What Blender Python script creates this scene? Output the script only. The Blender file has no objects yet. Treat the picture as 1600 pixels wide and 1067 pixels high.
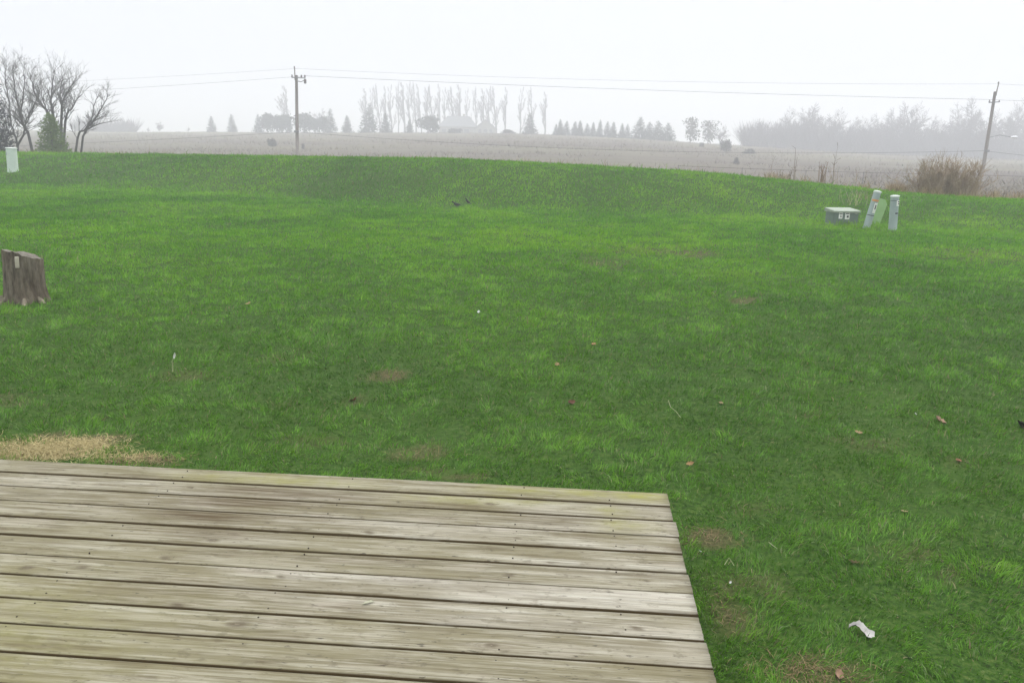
import bpy, math, random
import numpy as np
from mathutils import Vector, Matrix

random.seed(7)
rng = np.random.default_rng(11)
sc = bpy.context.scene
COL = sc.collection
PI = math.pi

# ------------------------------------------------------------------ camera
FS = 0.92                        # how far the far field lies
EYE = 1.95                      # height of the eye above the near lawn
F_PX, PITCH, ROLL = 1250.0, 0.2465, 0.0217
cp, sp = math.cos(PITCH), math.sin(PITCH)
cr, sr = math.cos(ROLL), math.sin(ROLL)
_U0 = Vector((0, sp, cp)); FW = Vector((0, cp, -sp)); _R0 = Vector((1, 0, 0))
RT = cr * _R0 + sr * _U0
UP = -sr * _R0 + cr * _U0
cam_d = bpy.data.cameras.new("camera")
cam_d.sensor_width = 36.0
cam_d.lens = F_PX / 1600 * 36.0
cam_d.clip_start = 0.05
cam_d.clip_end = 6000
cam = bpy.data.objects.new("camera", cam_d)
COL.objects.link(cam)
m = Matrix.Identity(4)
for i in range(3):
    m[i][0] = RT[i]; m[i][1] = UP[i]; m[i][2] = -FW[i]
m[2][3] = EYE
cam.matrix_world = m
sc.camera = cam

# ------------------------------------------------------------------ world: thin overcast, brightest overhead
SUN_EL, SUN_AZ = math.radians(50), math.radians(48)
w = bpy.data.worlds.new("World"); sc.world = w; w.use_nodes = True
nt = w.node_tree; nt.nodes.clear()
wo = nt.nodes.new("ShaderNodeOutputWorld"); bg = nt.nodes.new("ShaderNodeBackground")
sky = nt.nodes.new("ShaderNodeTexSky"); sky.sky_type = 'NISHITA'; sky.sun_disc = False
sky.sun_elevation = SUN_EL; sky.sun_rotation = SUN_AZ; sky.dust_density = 6; sky.air_density = 1.5
tc = nt.nodes.new("ShaderNodeTexCoord"); sx = nt.nodes.new("ShaderNodeSeparateXYZ")
mr = nt.nodes.new("ShaderNodeMapRange"); mr.interpolation_type = 'SMOOTHSTEP'
mr.inputs['From Min'].default_value = 0.22; mr.inputs['From Max'].default_value = 1.0
mr.inputs['To Min'].default_value = 1.0; mr.inputs['To Max'].default_value = 2.45
mr2 = nt.nodes.new("ShaderNodeMapRange"); mr2.interpolation_type = 'SMOOTHSTEP'
mr2.inputs['From Min'].default_value = 0.0; mr2.inputs['From Max'].default_value = 0.34
mr2.inputs['To Min'].default_value = 0.86; mr2.inputs['To Max'].default_value = 1.0
mm = nt.nodes.new("ShaderNodeMath"); mm.operation = 'MULTIPLY'
cl = nt.nodes.new("ShaderNodeVectorMath"); cl.operation = 'SCALE'
cl.inputs[0].default_value = (9.85, 10.2, 10.95)     # cloud white, scaled down by the 0.1 below
mx = nt.nodes.new("ShaderNodeMix"); mx.data_type = 'RGBA'; mx.inputs['Factor'].default_value = 0.94
L = nt.links.new
L(tc.outputs['Generated'], sx.inputs[0]); L(sx.outputs['Z'], mr.inputs['Value']); L(sx.outputs['Z'], mr2.inputs['Value'])
L(mr.outputs[0], mm.inputs[0]); L(mr2.outputs[0], mm.inputs[1]); L(mm.outputs[0], cl.inputs['Scale'])
L(sky.outputs[0], mx.inputs['A']); L(cl.outputs[0], mx.inputs['B']); L(mx.outputs['Result'], bg.inputs['Color'])
bg.inputs['Strength'].default_value = 0.1
L(bg.outputs[0], wo.inputs[0])

sd = bpy.data.lights.new("sun", 'SUN'); sd.energy = 1.2; sd.angle = math.radians(25); sd.color = (1, 0.97, 0.92)
sun = bpy.data.objects.new("sun", sd); COL.objects.link(sun)
sun.rotation_euler = (PI / 2 - SUN_EL, 0, PI - SUN_AZ)

vs = sc.view_settings
vs.view_transform = 'Standard'; vs.look = 'None'; vs.exposure = 0.1; vs.gamma = 1.0
try: vs.use_curve_mapping = False
except Exception: pass
sc.render.engine = 'CYCLES'
cy = sc.cycles
cy.use_denoising = True
cy.max_bounces = 6; cy.diffuse_bounces = 2; cy.glossy_bounces = 2; cy.transmission_bounces = 2
cy.volume_bounces = 1; cy.transparent_max_bounces = 6
cy.use_adaptive_sampling = True; cy.adaptive_threshold = 0.015

# ------------------------------------------------------------------ helpers
def ray(px, py):
    d = FW + RT * ((px - 800) / F_PX) + UP * ((533.5 - py) / F_PX)
    return d / d.y
def at(px, py, Y):
    d = ray(px, py)
    return Vector((d.x * Y, Y, EYE + d.z * Y))
def sstep(t):
    t = np.clip(t, 0, 1); return t * t * (3 - 2 * t)
def _hash(ix, iy, seed):
    n = (ix * 374761393 + iy * 668265263 + seed * 974711) & 0x7fffffff
    n = ((n ^ (n >> 13)) * 1274126177) & 0x7fffffff
    return ((n ^ (n >> 16)) & 0xffff) / 65535.0
def vnoise(x, y, seed=0):
    x = np.asarray(x, float); y = np.asarray(y, float)
    ix = np.floor(x).astype(np.int64); iy = np.floor(y).astype(np.int64)
    fx = sstep(x - ix); fy = sstep(y - iy)
    a = _hash(ix, iy, seed); b = _hash(ix + 1, iy, seed); c = _hash(ix, iy + 1, seed); d = _hash(ix + 1, iy + 1, seed)
    return (a * (1 - fx) + b * fx) * (1 - fy) + (c * (1 - fx) + d * fx) * fy
def fbm(x, y, seed=0, octaves=4):
    s = 0; amp = 0.5; tot = 0
    for o in range(octaves):
        s = s + amp * vnoise(np.asarray(x) * 2 ** o, np.asarray(y) * 2 ** o, seed + o * 17); tot += amp; amp *= 0.5
    return s / tot

# lawn: flat by the deck, a bank rising to a crest, falling away beyond it
_cpx = [-700, 0, 150, 300, 500, 700, 850, 1000, 1120, 1200, 1300, 1400, 1500, 1600, 2300]
_cpy = [246, 239, 241, 243, 246, 249, 256, 264.5, 272, 280, 291, 302, 309, 314, 330]
_cY = [40, 37, 36.3, 34.8, 32, 30.2, 29.2, 28.8, 28.8, 28.6, 27.6, 26.6, 25.6, 24.6, 23]
_ct = np.array([ray(a, b).x for a, b in zip(_cpx, _cpy)])
_cz = np.array([at(a, b, Y).z for a, b, Y in zip(_cpx, _cpy, _cY)])
_tt = np.linspace(-1.3, 1.3, 261)
def _smooth(a, k=4):
    p = np.pad(a, k, mode='edge'); return np.convolve(p, np.ones(2 * k + 1) / (2 * k + 1), 'valid')
_YT = _smooth(np.interp(_tt, _ct, _cY)); _ZT = _smooth(np.interp(_tt, _ct, _cz), 2)
def crest(x, y):
    t = np.asarray(x, float) / np.maximum(np.asarray(y, float), 4.0)
    return np.interp(t, _tt, _YT), np.interp(t, _tt, _ZT)
def lawn_z(x, y):
    x = np.asarray(x, float); y = np.asarray(y, float)
    Yc, zc = crest(x, y)
    up = sstep((y - 0.785 * Yc + 0.5 * (fbm(x * 0.25, y * 0.12, 5) - .5)) / (0.195 * Yc))
    z = zc * up
    z = z - 3.0 * sstep((y - Yc) / 15.0)
    und = (fbm(x * 0.35, y * 0.35, 3) - 0.5) * 0.10 + (fbm(x * 1.6, y * 1.6, 9, 3) - 0.5) * 0.05
    k = np.clip((y - 2) / 4, 0.25, 1) * (1 - 0.75 * sstep((y - 0.8 * Yc) / (0.2 * Yc)))
    return z + und * k
_fpx = [-900, 0, 150, 300, 600, 800, 900, 1000, 1100, 1200, 1300, 1450, 1560, 1700, 2500]
_fpy = [190, 203, 206, 207, 208, 209.5, 212.5, 218, 224, 231, 238, 245, 250, 256, 290]
_fY = [FS * q for q in (330, 310, 300, 290, 270, 260, 255, 250, 250, 240, 235, 225, 215, 205, 190)]
_ft = np.array([ray(a, b).x for a, b in zip(_fpx, _fpy)])
_fz = np.array([at(a, b, Y).z for a, b, Y in zip(_fpx, _fpy, _fY)])
FZ0 = -1.35
def field_z(x, y):
    x = np.asarray(x, float); y = np.asarray(y, float)
    t = x / np.maximum(y, 30.0)
    Yc = np.interp(t, _ft, _fY); zc = np.interp(t, _ft, _fz)
    s = np.clip((y - 60) / (Yc - 60), 0, 1)
    z = FZ0 + (zc - FZ0) * (0.35 * s + 0.65 * sstep(s))
    z = z - np.clip(y - Yc, 0, None) * 0.012
    return z + (fbm(x * 0.03, y * 0.03, 31) - 0.5) * 0.5 * np.clip((y - 45) / 40, 0, 1)
def ground_hit(px, py):
    d = ray(px, py); Y = 1.0
    while Y < 60:
        if EYE + d.z * Y < float(lawn_z(d.x * Y, Y)): break
        Y += 0.02
    return Vector((d.x * Y, Y, float(lawn_z(d.x * Y, Y))))
def on_field(px, Y, py=220):
    d = ray(px, py); return Vector((d.x * Y, Y, float(field_z(d.x * Y, Y))))

def px_size(p): return (p.y * cp + (EYE - p.z) * sp) / F_PX
def new_mat(name, base=(0.5, 0.5, 0.5), rough=0.7, spec=0.3, metal=0.0):
    mt = bpy.data.materials.new(name); mt.use_nodes = True
    b = mt.node_tree.nodes['Principled BSDF']
    b.inputs['Base Color'].default_value = (*base, 1); b.inputs['Roughness'].default_value = rough
    b.inputs['Specular IOR Level'].default_value = spec; b.inputs['Metallic'].default_value = metal
    return mt
def N(mt, t): return mt.node_tree.nodes.new(t)
def K(mt, a, b): mt.node_tree.links.new(a, b)
def noise_node(mt, vec, scale, detail=4, rough=0.55, scl=(1, 1, 1)):
    mp = N(mt, "ShaderNodeMapping"); mp.inputs['Scale'].default_value = scl; K(mt, vec, mp.inputs['Vector'])
    n = N(mt, "ShaderNodeTexNoise"); n.inputs['Scale'].default_value = scale
    n.inputs['Detail'].default_value = detail; n.inputs['Roughness'].default_value = rough
    K(mt, mp.outputs[0], n.inputs['Vector']); return n.outputs['Fac']
def ramp(mt, fac, stops):
    r = N(mt, "ShaderNodeValToRGB"); e = r.color_ramp.elements
    while len(e) < len(stops): e.new(0.5)
    for i, (p, c) in enumerate(stops):
        e[i].position = p; e[i].color = (*c, 1) if len(c) == 3 else c
    K(mt, fac, r.inputs[0]); return r.outputs[0]
def mixc(mt, fac, a, b, mode='MIX'):
    x = N(mt, "ShaderNodeMix"); x.data_type = 'RGBA'; x.blend_type = mode
    for s, v in (('Factor', fac), ('A', a), ('B', b)):
        if isinstance(v, (int, float)): x.inputs[s].default_value = v
        elif isinstance(v, tuple): x.inputs[s].default_value = (*v, 1)
        else: K(mt, v, x.inputs[s])
    return x.outputs['Result']
def mapr(mt, v, a, b, c=0.0, d=1.0):
    r = N(mt, "ShaderNodeMapRange"); r.inputs[1].default_value = a; r.inputs[2].default_value = b
    r.inputs[3].default_value = c; r.inputs[4].default_value = d; K(mt, v, r.inputs[0]); return r.outputs[0]
def bump(mt, h, strength, dist):
    b = N(mt, "ShaderNodeBump"); b.inputs['Strength'].default_value = strength; b.inputs['Distance'].default_value = dist
    K(mt, h, b.inputs['Height']); K(mt, b.outputs[0], mt.node_tree.nodes['Principled BSDF'].inputs['Normal'])
def basecol(mt, c): K(mt, c, mt.node_tree.nodes['Principled BSDF'].inputs['Base Color'])
def objco(mt): return N(mt, "ShaderNodeTexCoord").outputs['Object']
def geopos(mt): return N(mt, "ShaderNodeNewGeometry").outputs['Position']
def attr(mt, name):
    a = N(mt, "ShaderNodeAttribute"); a.attribute_name = name; return a

class MB:
    """collects shapes; build() links them as one mesh object"""
    def __init__(s): s.v = []; s.f = []; s.m = []; s.n = 0
    def add(s, v, f, mi=0):
        s.v.extend([tuple(p) for p in v]); s.f.extend([tuple(i + s.n for i in q) for q in f])
        s.m.extend([mi] * len(f)); s.n += len(v)
    def tube(s, pts, rad, n=6, mi=0, cap=True):
        pts = [Vector(p) for p in pts]; V = []
        for i, p in enumerate(pts):
            t = (pts[min(i + 1, len(pts) - 1)] - pts[max(i - 1, 0)])
            t = t.normalized() if t.length > 1e-9 else Vector((0, 0, 1))
            a = t.cross(Vector((0.31, 0.95, 0.02)) if abs(t.y) < 0.9 else Vector((1, 0, 0))).normalized(); b = t.cross(a)
            for k in range(n):
                an = 2 * PI * k / n; V.append(p + (a * math.cos(an) + b * math.sin(an)) * rad[i])
        Fc = []
        for i in range(len(pts) - 1):
            for k in range(n):
                k2 = (k + 1) % n; Fc.append((i * n + k, i * n + k2, (i + 1) * n + k2, (i + 1) * n + k))
        if cap:
            Fc.append(tuple(range(n))); Fc.append(tuple((len(pts) - 1) * n + k for k in range(n - 1, -1, -1)))
        s.add(V, Fc, mi)
    def box(s, c, size, mi=0, bev=0.0, rot=None):
        import bmesh
        bm = bmesh.new(); bmesh.ops.create_cube(bm, size=1)
        bmesh.ops.scale(bm, vec=size, verts=bm.verts)
        if bev > 0: bmesh.ops.bevel(bm, geom=bm.edges[:], offset=bev, segments=2, affect='EDGES', profile=0.6)
        M = Matrix.Translation(Vector(c)) @ (rot.to_4x4() if rot is not None else Matrix.Identity(4))
        bm.verts.index_update()
        s.add([M @ v.co for v in bm.verts], [[v.index for v in f.verts] for f in bm.faces], mi); bm.free()
    def prism(s, poly, y0, y1, mi=0):
        """poly in the xz plane, pushed from y0 to y1"""
        n = len(poly)
        V = [(x, y0, z) for x, z in poly] + [(x, y1, z) for x, z in poly]
        s.add(V, [tuple(range(n)), tuple(range(2 * n - 1, n - 1, -1))] + [(i, i + n, (i + 1) % n + n, (i + 1) % n) for i in range(n)], mi)
    def lathe(s, prof, n=16, mi=0, c=(0, 0, 0)):
        V = []
        for r, z in prof:
            for k in range(n):
                a = 2 * PI * k / n; V.append((c[0] + r * math.cos(a), c[1] + r * math.sin(a), c[2] + z))
        Fc = [(i * n + k, i * n + (k + 1) % n, (i + 1) * n + (k + 1) % n, (i + 1) * n + k) for i in range(len(prof) - 1) for k in range(n)]
        Fc += [tuple(range(n - 1, -1, -1)), tuple((len(prof) - 1) * n + k for k in range(n))]
        s.add(V, Fc, mi)
    def build(s, name, mats, parent=None, smooth=False, loc=None):
        me = bpy.data.meshes.new(name); me.from_pydata([tuple(v) for v in s.v], [], s.f)
        if not isinstance(mats, (list, tuple)): mats = [mats]
        for q in mats: me.materials.append(q)
        if len(mats) > 1: me.polygons.foreach_set('material_index', s.m)
        if smooth: me.polygons.foreach_set('use_smooth', [True] * len(me.polygons))
        me.update()
        return link(name, me, parent, loc)
def link(name, me, parent=None, loc=None):
    o = bpy.data.objects.new(name, me); COL.objects.link(o)
    if parent is not None: o.parent = parent
    if loc is not None: o.location = loc
    return o
def np_mesh(name, V, loops, starts, totals, mats, smooth=False):
    me = bpy.data.meshes.new(name)
    me.vertices.add(len(V)); me.vertices.foreach_set('co', np.ascontiguousarray(V, np.float32).ravel())
    me.loops.add(len(loops)); me.loops.foreach_set('vertex_index', np.ascontiguousarray(loops, np.int32))
    me.polygons.add(len(starts)); me.polygons.foreach_set('loop_start', np.ascontiguousarray(starts, np.int32))
    try: me.polygons.foreach_set('loop_total', np.ascontiguousarray(totals, np.int32))
    except Exception: pass
    for q in (mats if isinstance(mats, (list, tuple)) else [mats]): me.materials.append(q)
    if smooth: me.polygons.foreach_set('use_smooth', np.ones(len(starts), bool))
    me.update(calc_edges=True)
    return me
def grid_mesh(name, X, Y, Z, mat):
    ny, nx = X.shape
    V = np.stack([X, Y, Z], -1).reshape(-1, 3)
    i = np.arange((ny - 1) * (nx - 1)); r = i // (nx - 1); c = i % (nx - 1); a = r * nx + c
    Lp = np.stack([a, a + 1, a + 1 + nx, a + nx], 1).ravel()
    return np_mesh(name, V, Lp, np.arange(len(i)) * 4, np.full(len(i), 4), mat, True)
def tri_mesh(name, T, mat, col=None):
    """T: n x 3 x 3 loose triangles"""
    n = len(T); me = np_mesh(name, T.reshape(-1, 3), np.arange(3 * n), np.arange(n) * 3, np.full(n, 3), mat)
    if col is not None: put_col(me, np.repeat(col, 3, axis=0))
    return me
def put_col(me, c):
    a = me.attributes.new('tint', 'FLOAT_COLOR', 'POINT')
    c = np.concatenate([c, np.ones((len(c), 1))], 1) if c.shape[1] == 3 else c
    a.data.foreach_set('color', np.ascontiguousarray(c, np.float32).ravel())
def tag(o, label=None, cat=None, group=None, kind=None):
    if label: o['label'] = label
    if cat: o['category'] = cat
    if group: o['group'] = group
    if kind: o['kind'] = kind
    return o
def empty(name, loc, label, cat, group=None, rz=0.0):
    o = bpy.data.objects.new(name, None); COL.objects.link(o); o.empty_display_size = 0.2
    o.location = loc; o.rotation_euler = (0, 0, rz)
    return tag(o, label, cat, group)
def copy_tree(o, parent=None):
    c = o.copy(); COL.objects.link(c)
    if parent is not None: c.parent = parent
    for ch in list(o.children): copy_tree(ch, c)
    return c

# ------------------------------------------------------------------ deck frame in plan (needed by the lawn)
DA = -0.0703; DZ = EYE - 1.6025
D_D = Vector((math.cos(DA), math.sin(DA), 0)); D_N = Vector((-math.sin(DA), math.cos(DA), 0))
D_C = Vector((0.7466, 3.5031, 0)); STEP = 0.1455
def deck_co(x, y):
    dx = x - D_C.x; dy = y - D_C.y
    return dx * D_D.x + dy * D_D.y, dx * D_N.x + dy * D_N.y      # along (0 at the right end), across (0 at the far edge)

# bare and dry spots of the lawn: centre, half-length along x, half-length along y, strength
def spot(px, py, wx, wy, s=1.0):
    p = ground_hit(px, py); return (p.x, p.y, wx, wy, s)
SPOTS = [spot(612, 588, 0.20, 0.22, 1.0), spot(1112, 838, 0.16, 0.13, 1.1), spot(1135, 950, 0.10, 0.22, 0.9),
         spot(655, 705, 0.20, 0.16, 0.8), spot(650, 735, 0.18, 0.07, 0.9), spot(725, 745, 0.2, 0.06, 0.8), spot(1262, 1055, 0.20, 0.10, 0.9),
         spot(1268, 650, 0.15, 0.12, 0.8), spot(555, 628, 0.12, 0.12, 0.7), spot(450, 632, 0.2, 0.12, 0.6), spot(1090, 396, 0.5, 0.6, 1.0),
         spot(1170, 470, 0.25, 0.25, 0.9), spot(90, 700, 0.42, 0.22, 1.3), spot(215, 720, 0.24, 0.08, 1.1), spot(1360, 690, 0.25, 0.18, 0.5),
         spot(1495, 720, 0.12, 0.1, 0.7), spot(1440, 870, 0.2, 0.1, 0.45), spot(1490, 895, 0.12, 0.1, 0.6), spot(300, 590, 0.25, 0.2, 0.5),
         spot(500, 690, 0.3, 0.12, 0.5), spot(940, 410, 0.6, 0.7, 0.5), spot(1000, 392, 0.8, 0.6, 0.6), spot(30, 625, 0.3, 0.2, 0.5),
         spot(1190, 800, 0.3, 0.1, 0.4), spot(1520, 400, 1.4, 1.2, 0.45), spot(430, 560, 0.3, 0.25, 0.35), spot(1180, 910, .2, .12, .5)]
def bare(x, y):
    b = np.zeros_like(np.asarray(x, float))
    x = np.asarray(x, float); y = np.asarray(y, float)
    wob = fbm(x * 6, y * 6, 77, 4) - 0.5; fine = fbm(x * 30, y * 30, 78, 2) - 0.5
    for cx, cy_, wx, wy, s in SPOTS:
        q = ((x - cx) / wx) ** 2 + ((y - cy_) / wy) ** 2
        b = np.maximum(b, s * sstep((1.15 - np.sqrt(q) + wob * 2.2 + fine * 0.9) / 0.9) * (q < 9))
    return np.clip(b * 0.62, 0, 1)

# ------------------------------------------------------------------ materials
def mat_soil():
    mt = new_mat("lawn_soil", rough=0.95, spec=0.1); p = geopos(mt)
    n1 = noise_node(mt, p, 9, 6, 0.65); n2 = noise_node(mt, p, 0.5, 4); n3 = noise_node(mt, p, 60, 3, 0.7); n4 = noise_node(mt, p, 28, 5, 0.75)
    g = ramp(mt, n4, [(0.36, (0.012, 0.024, 0.005)), (0.5, (0.030, 0.072, 0.008)), (0.66, (0.075, 0.105, 0.026))])
    g = mixc(mt, mapr(mt, n2, 0.35, 0.65, 0, 0.35), g, (0.050, 0.095, 0.010))
    d = ramp(mt, n3, [(0.3, (0.030, 0.022, 0.012)), (0.5, (0.085, 0.060, 0.032)), (0.72, (0.18, 0.135, 0.075))])
    b = attr(mt, 'bare')
    basecol(mt, mixc(mt, b.outputs['Fac'], g, d)); bump(mt, n1, 0.6, 0.03); return mt
def mat_blade():
    mt = bpy.data.materials.new("grass_blade"); mt.use_nodes = True; t = mt.node_tree; t.nodes.clear()
    o = t.nodes.new("ShaderNodeOutputMaterial"); a = t.nodes.new("ShaderNodeAttribute"); a.attribute_name = 'tint'
    d = t.nodes.new("ShaderNodeBsdfDiffuse"); r = t.nodes.new("ShaderNodeBsdfTranslucent"); g = t.nodes.new("ShaderNodeBsdfGlossy")
    g.inputs['Roughness'].default_value = 0.45; g.inputs['Color'].default_value = (0.7, 0.85, 0.6, 1)
    m1 = t.nodes.new("ShaderNodeMixShader"); m1.inputs[0].default_value = 0.3
    m2 = t.nodes.new("ShaderNodeMixShader"); m2.inputs[0].default_value = 0.022
    k = t.links.new
    k(a.outputs['Color'], d.inputs[0]); k(a.outputs['Color'], r.inputs[0]); k(d.outputs[0], m1.inputs[1]); k(r.outputs[0], m1.inputs[2])
    k(m1.outputs[0], m2.inputs[1]); k(g.outputs[0], m2.inputs[2]); k(m2.outputs[0], o.inputs[0])
    return mt
def mat_field():
    mt = new_mat("dry_field", rough=1.0, spec=0.05); p = geopos(mt)
    n1 = noise_node(mt, p, 1.0, 5, 0.6, (0.012, 0.035, 1)); n2 = noise_node(mt, p, 1.0, 5, 0.65, (0.12, 0.5, 1)); n3 = noise_node(mt, p, 1.0, 3, 0.6, (0.006, 0.05, 1))
    c = ramp(mt, n1, [(0.36, (0.105, 0.080, 0.066)), (0.5, (0.150, 0.125, 0.090)), (0.62, (0.165, 0.155, 0.080))])
    c = mixc(mt, mapr(mt, n3, 0.45, 0.62, 0, 0.55), c, (0.205, 0.20, 0.105))
    c = mixc(mt, mapr(mt, n2, 0.4, 0.65, 0, 0.6), c, (0.075, 0.055, 0.045))
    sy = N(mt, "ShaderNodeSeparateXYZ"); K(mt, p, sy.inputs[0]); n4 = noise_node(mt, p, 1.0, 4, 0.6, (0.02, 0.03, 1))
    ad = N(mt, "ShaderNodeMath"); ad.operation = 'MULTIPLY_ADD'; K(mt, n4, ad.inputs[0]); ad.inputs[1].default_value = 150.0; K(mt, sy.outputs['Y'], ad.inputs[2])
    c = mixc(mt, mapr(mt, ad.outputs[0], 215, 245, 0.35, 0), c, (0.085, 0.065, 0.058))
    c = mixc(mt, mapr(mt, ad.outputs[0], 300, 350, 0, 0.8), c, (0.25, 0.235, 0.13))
    basecol(mt, c); bump(mt, n2, 0.7, 0.4); return mt
def mat_deck():
    mt = new_mat("weathered_decking", rough=0.72, spec=0.25)
    g = attr(mt, 'grain'); v = g.outputs['Vector']; tn = attr(mt, 'wear')
    sp_ = N(mt, "ShaderNodeSeparateColor"); K(mt, tn.outputs['Color'], sp_.inputs[0])
    tone, knot, moss = sp_.outputs[0], sp_.outputs[1], sp_.outputs[2]
    dark = attr(mt, 'stain_shade')
    s1 = noise_node(mt, v, 1.0, 4, 0.6, (2.4, 78, 1)); s2 = noise_node(mt, v, 1.0, 4, 0.6, (1.0, 30, 1)); s3 = noise_node(mt, v, 1.0, 5, 0.62, (3.4, 11, 1)); s4 = noise_node(mt, v, 1.0, 3, 0.65, (5, 170, 1))
    base = ramp(mt, s2, [(0.36, (0.110, 0.092, 0.052)), (0.45, (0.195, 0.172, 0.110)), (0.52, (0.255, 0.232, 0.162)), (0.58, (0.310, 0.288, 0.214)), (0.66, (0.39, 0.368, 0.292))])
    c = mixc(mt, mapr(mt, s1, 0.38, 0.49, 0.55, 0), base, (0.080, 0.062, 0.030))
    c = mixc(mt, mapr(mt, s1, 0.51, 0.63, 0, 0.42), c, (0.38, 0.345, 0.265))
    c = mixc(mt, mapr(mt, s4, 0.40, 0.47, 0.45, 0), c, (0.055, 0.042, 0.024))
    c = mixc(mt, mapr(mt, s4, 0.55, 0.62, 0, 0.35), c, (0.46, 0.43, 0.36))
    c = mixc(mt, mapr(mt, s3, 0.40, 0.52, 0.5, 0), c, (0.125, 0.102, 0.045))
    c = mixc(mt, mapr(mt, s3, 0.56, 0.68, 0, 0.3), c, (0.38, 0.33, 0.27))
    c = mixc(mt, mapr(mt, tone, 0, 0.9, 0.55, 0), c, (0.185, 0.166, 0.090))
    c = mixc(mt, mapr(mt, tone, 0.5, 1, 0, 0.4), c, (0.46, 0.43, 0.36))
    n5 = noise_node(mt, v, 1.0, 4, 0.65, (14, 26, 1)); n6 = noise_node(mt, v, 1.0, 3, 0.6, (22, 90, 1))
    c = mixc(mt, mapr(mt, n5, 0.58, 0.68, 0, 0.5), c, (0.095, 0.078, 0.046))
    c = mixc(mt, mapr(mt, n6, 0.64, 0.70, 0, 0.8), c, (0.042, 0.033, 0.022))
    mm_ = N(mt, "ShaderNodeMath"); mm_.operation = 'MULTIPLY'; K(mt, moss, mm_.inputs[0]); K(mt, mapr(mt, n5, 0.25, 0.6, 0.25, 1.1), mm_.inputs[1])
    c = mixc(mt, mm_.outputs[0], c, (0.23, 0.225, 0.045))
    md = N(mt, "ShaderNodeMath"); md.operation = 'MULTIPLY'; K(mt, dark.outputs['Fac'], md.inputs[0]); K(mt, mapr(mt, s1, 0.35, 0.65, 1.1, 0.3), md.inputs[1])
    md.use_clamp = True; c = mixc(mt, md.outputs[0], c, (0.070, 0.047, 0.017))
    c = mixc(mt, mapr(mt, knot, 0.10, 0.5, 0, 0.78), c, (0.085, 0.064, 0.036))
    c = mixc(mt, mapr(mt, knot, 0.58, 0.75, 0, 0.75), c, (0.33, 0.29, 0.21))
    basecol(mt, c); bump(mt, s1, 0.7, 0.006); return mt
def mat_noise(name, a, b, scale, scl=(1, 1, 1), rough=0.85, bmp=0.4, bd=0.02, lo=0.3, hi=0.7, spec=0.2):
    mt = new_mat(name, rough=rough, spec=spec); n = noise_node(mt, objco(mt), scale, 5, 0.6, scl)
    basecol(mt, ramp(mt, n, [(lo, a), (hi, b)]))
    if bmp: bump(mt, n, bmp, bd)
    return mt
def mat_tint(name, rough=0.9, trans=0.0):
    mt = new_mat(name, rough=rough, spec=0.1); basecol(mt, attr(mt, 'tint').outputs['Color']); return mt

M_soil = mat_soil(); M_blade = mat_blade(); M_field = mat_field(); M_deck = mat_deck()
M_screw = mat_noise("rusted_screw", (0.02, 0.017, 0.014), (0.05, 0.035, 0.025), 200, bmp=0)
M_frame = mat_noise("deck_joist_wood", (0.10, 0.085, 0.05), (0.2, 0.17, 0.11), 6, (1, 12, 12))
M_bark = mat_noise("grey_bark", (0.030, 0.027, 0.027), (0.085, 0.075, 0.07), 9, (1, 1, 0.3))
M_twig = mat_noise("bare_twig", (0.070, 0.062, 0.064), (0.125, 0.110, 0.108), 3, bmp=0)
M_ftwig = mat_noise("far_twig", (0.075, 0.058, 0.060), (0.13, 0.105, 0.105), 0.8, bmp=0)
M_brush = mat_noise("dry_brush", (0.23, 0.165, 0.115), (0.44, 0.345, 0.235), 2.5, bmp=0)
M_leafy = mat_tint("needle_foliage")
M_straw = mat_tint("dry_straw")
M_pole = mat_noise("pole_wood", (0.13, 0.108, 0.09), (0.27, 0.23, 0.20), 3, (6, 6, 0.35))
M_galv = mat_noise("galvanised_metal", (0.12, 0.12, 0.125), (0.22, 0.22, 0.23), 12, rough=0.5, bmp=0)
M_white = mat_noise("lamp_enamel", (0.75, 0.76, 0.76), (0.86, 0.86, 0.85), 5, rough=0.35, bmp=0)
M_cable = mat_noise("weathered_cable", (0.035, 0.035, 0.038), (0.07, 0.07, 0.075), 0.5, bmp=0)
M_porc = mat_noise("brown_porcelain", (0.05, 0.035, 0.03), (0.10, 0.07, 0.06), 9, rough=0.3, bmp=0)

# ------------------------------------------------------------------ ground: field sheet to the horizon, lawn over it
xs = np.concatenate([np.linspace(-1100, -220, 24)[:-1], np.linspace(-220, 220, 150), np.linspace(220, 1100, 24)[1:]])
ys = np.concatenate([np.linspace(-600, 20, 16)[:-1], np.linspace(20, 380, 160), np.linspace(380, 1500, 28)[1:]])
X, Y = np.meshgrid(xs, ys)
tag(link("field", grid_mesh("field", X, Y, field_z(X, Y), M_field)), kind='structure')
xs = np.concatenate([np.linspace(-62, -24, 40)[:-1], np.linspace(-24, 24, 380), np.linspace(24, 62, 40)[1:]])
ys = np.concatenate([np.linspace(-14, 1.5, 20)[:-1], np.linspace(1.5, 14, 170)[:-1], np.linspace(14, 66, 240)])
X, Y = np.meshgrid(xs, ys)
Z = lawn_z(X, Y)
edge = np.maximum(sstep((np.abs(X) - 50) / 12), sstep((-Y - 6) / 8)); Z = Z - 3.5 * edge
me = grid_mesh("lawn", X, Y, Z, M_soil)
a = me.attributes.new('bare', 'FLOAT', 'POINT'); a.data.foreach_set('value', bare(X, Y).ravel().astype(np.float32))
tag(link("lawn", me), kind='structure')

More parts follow.
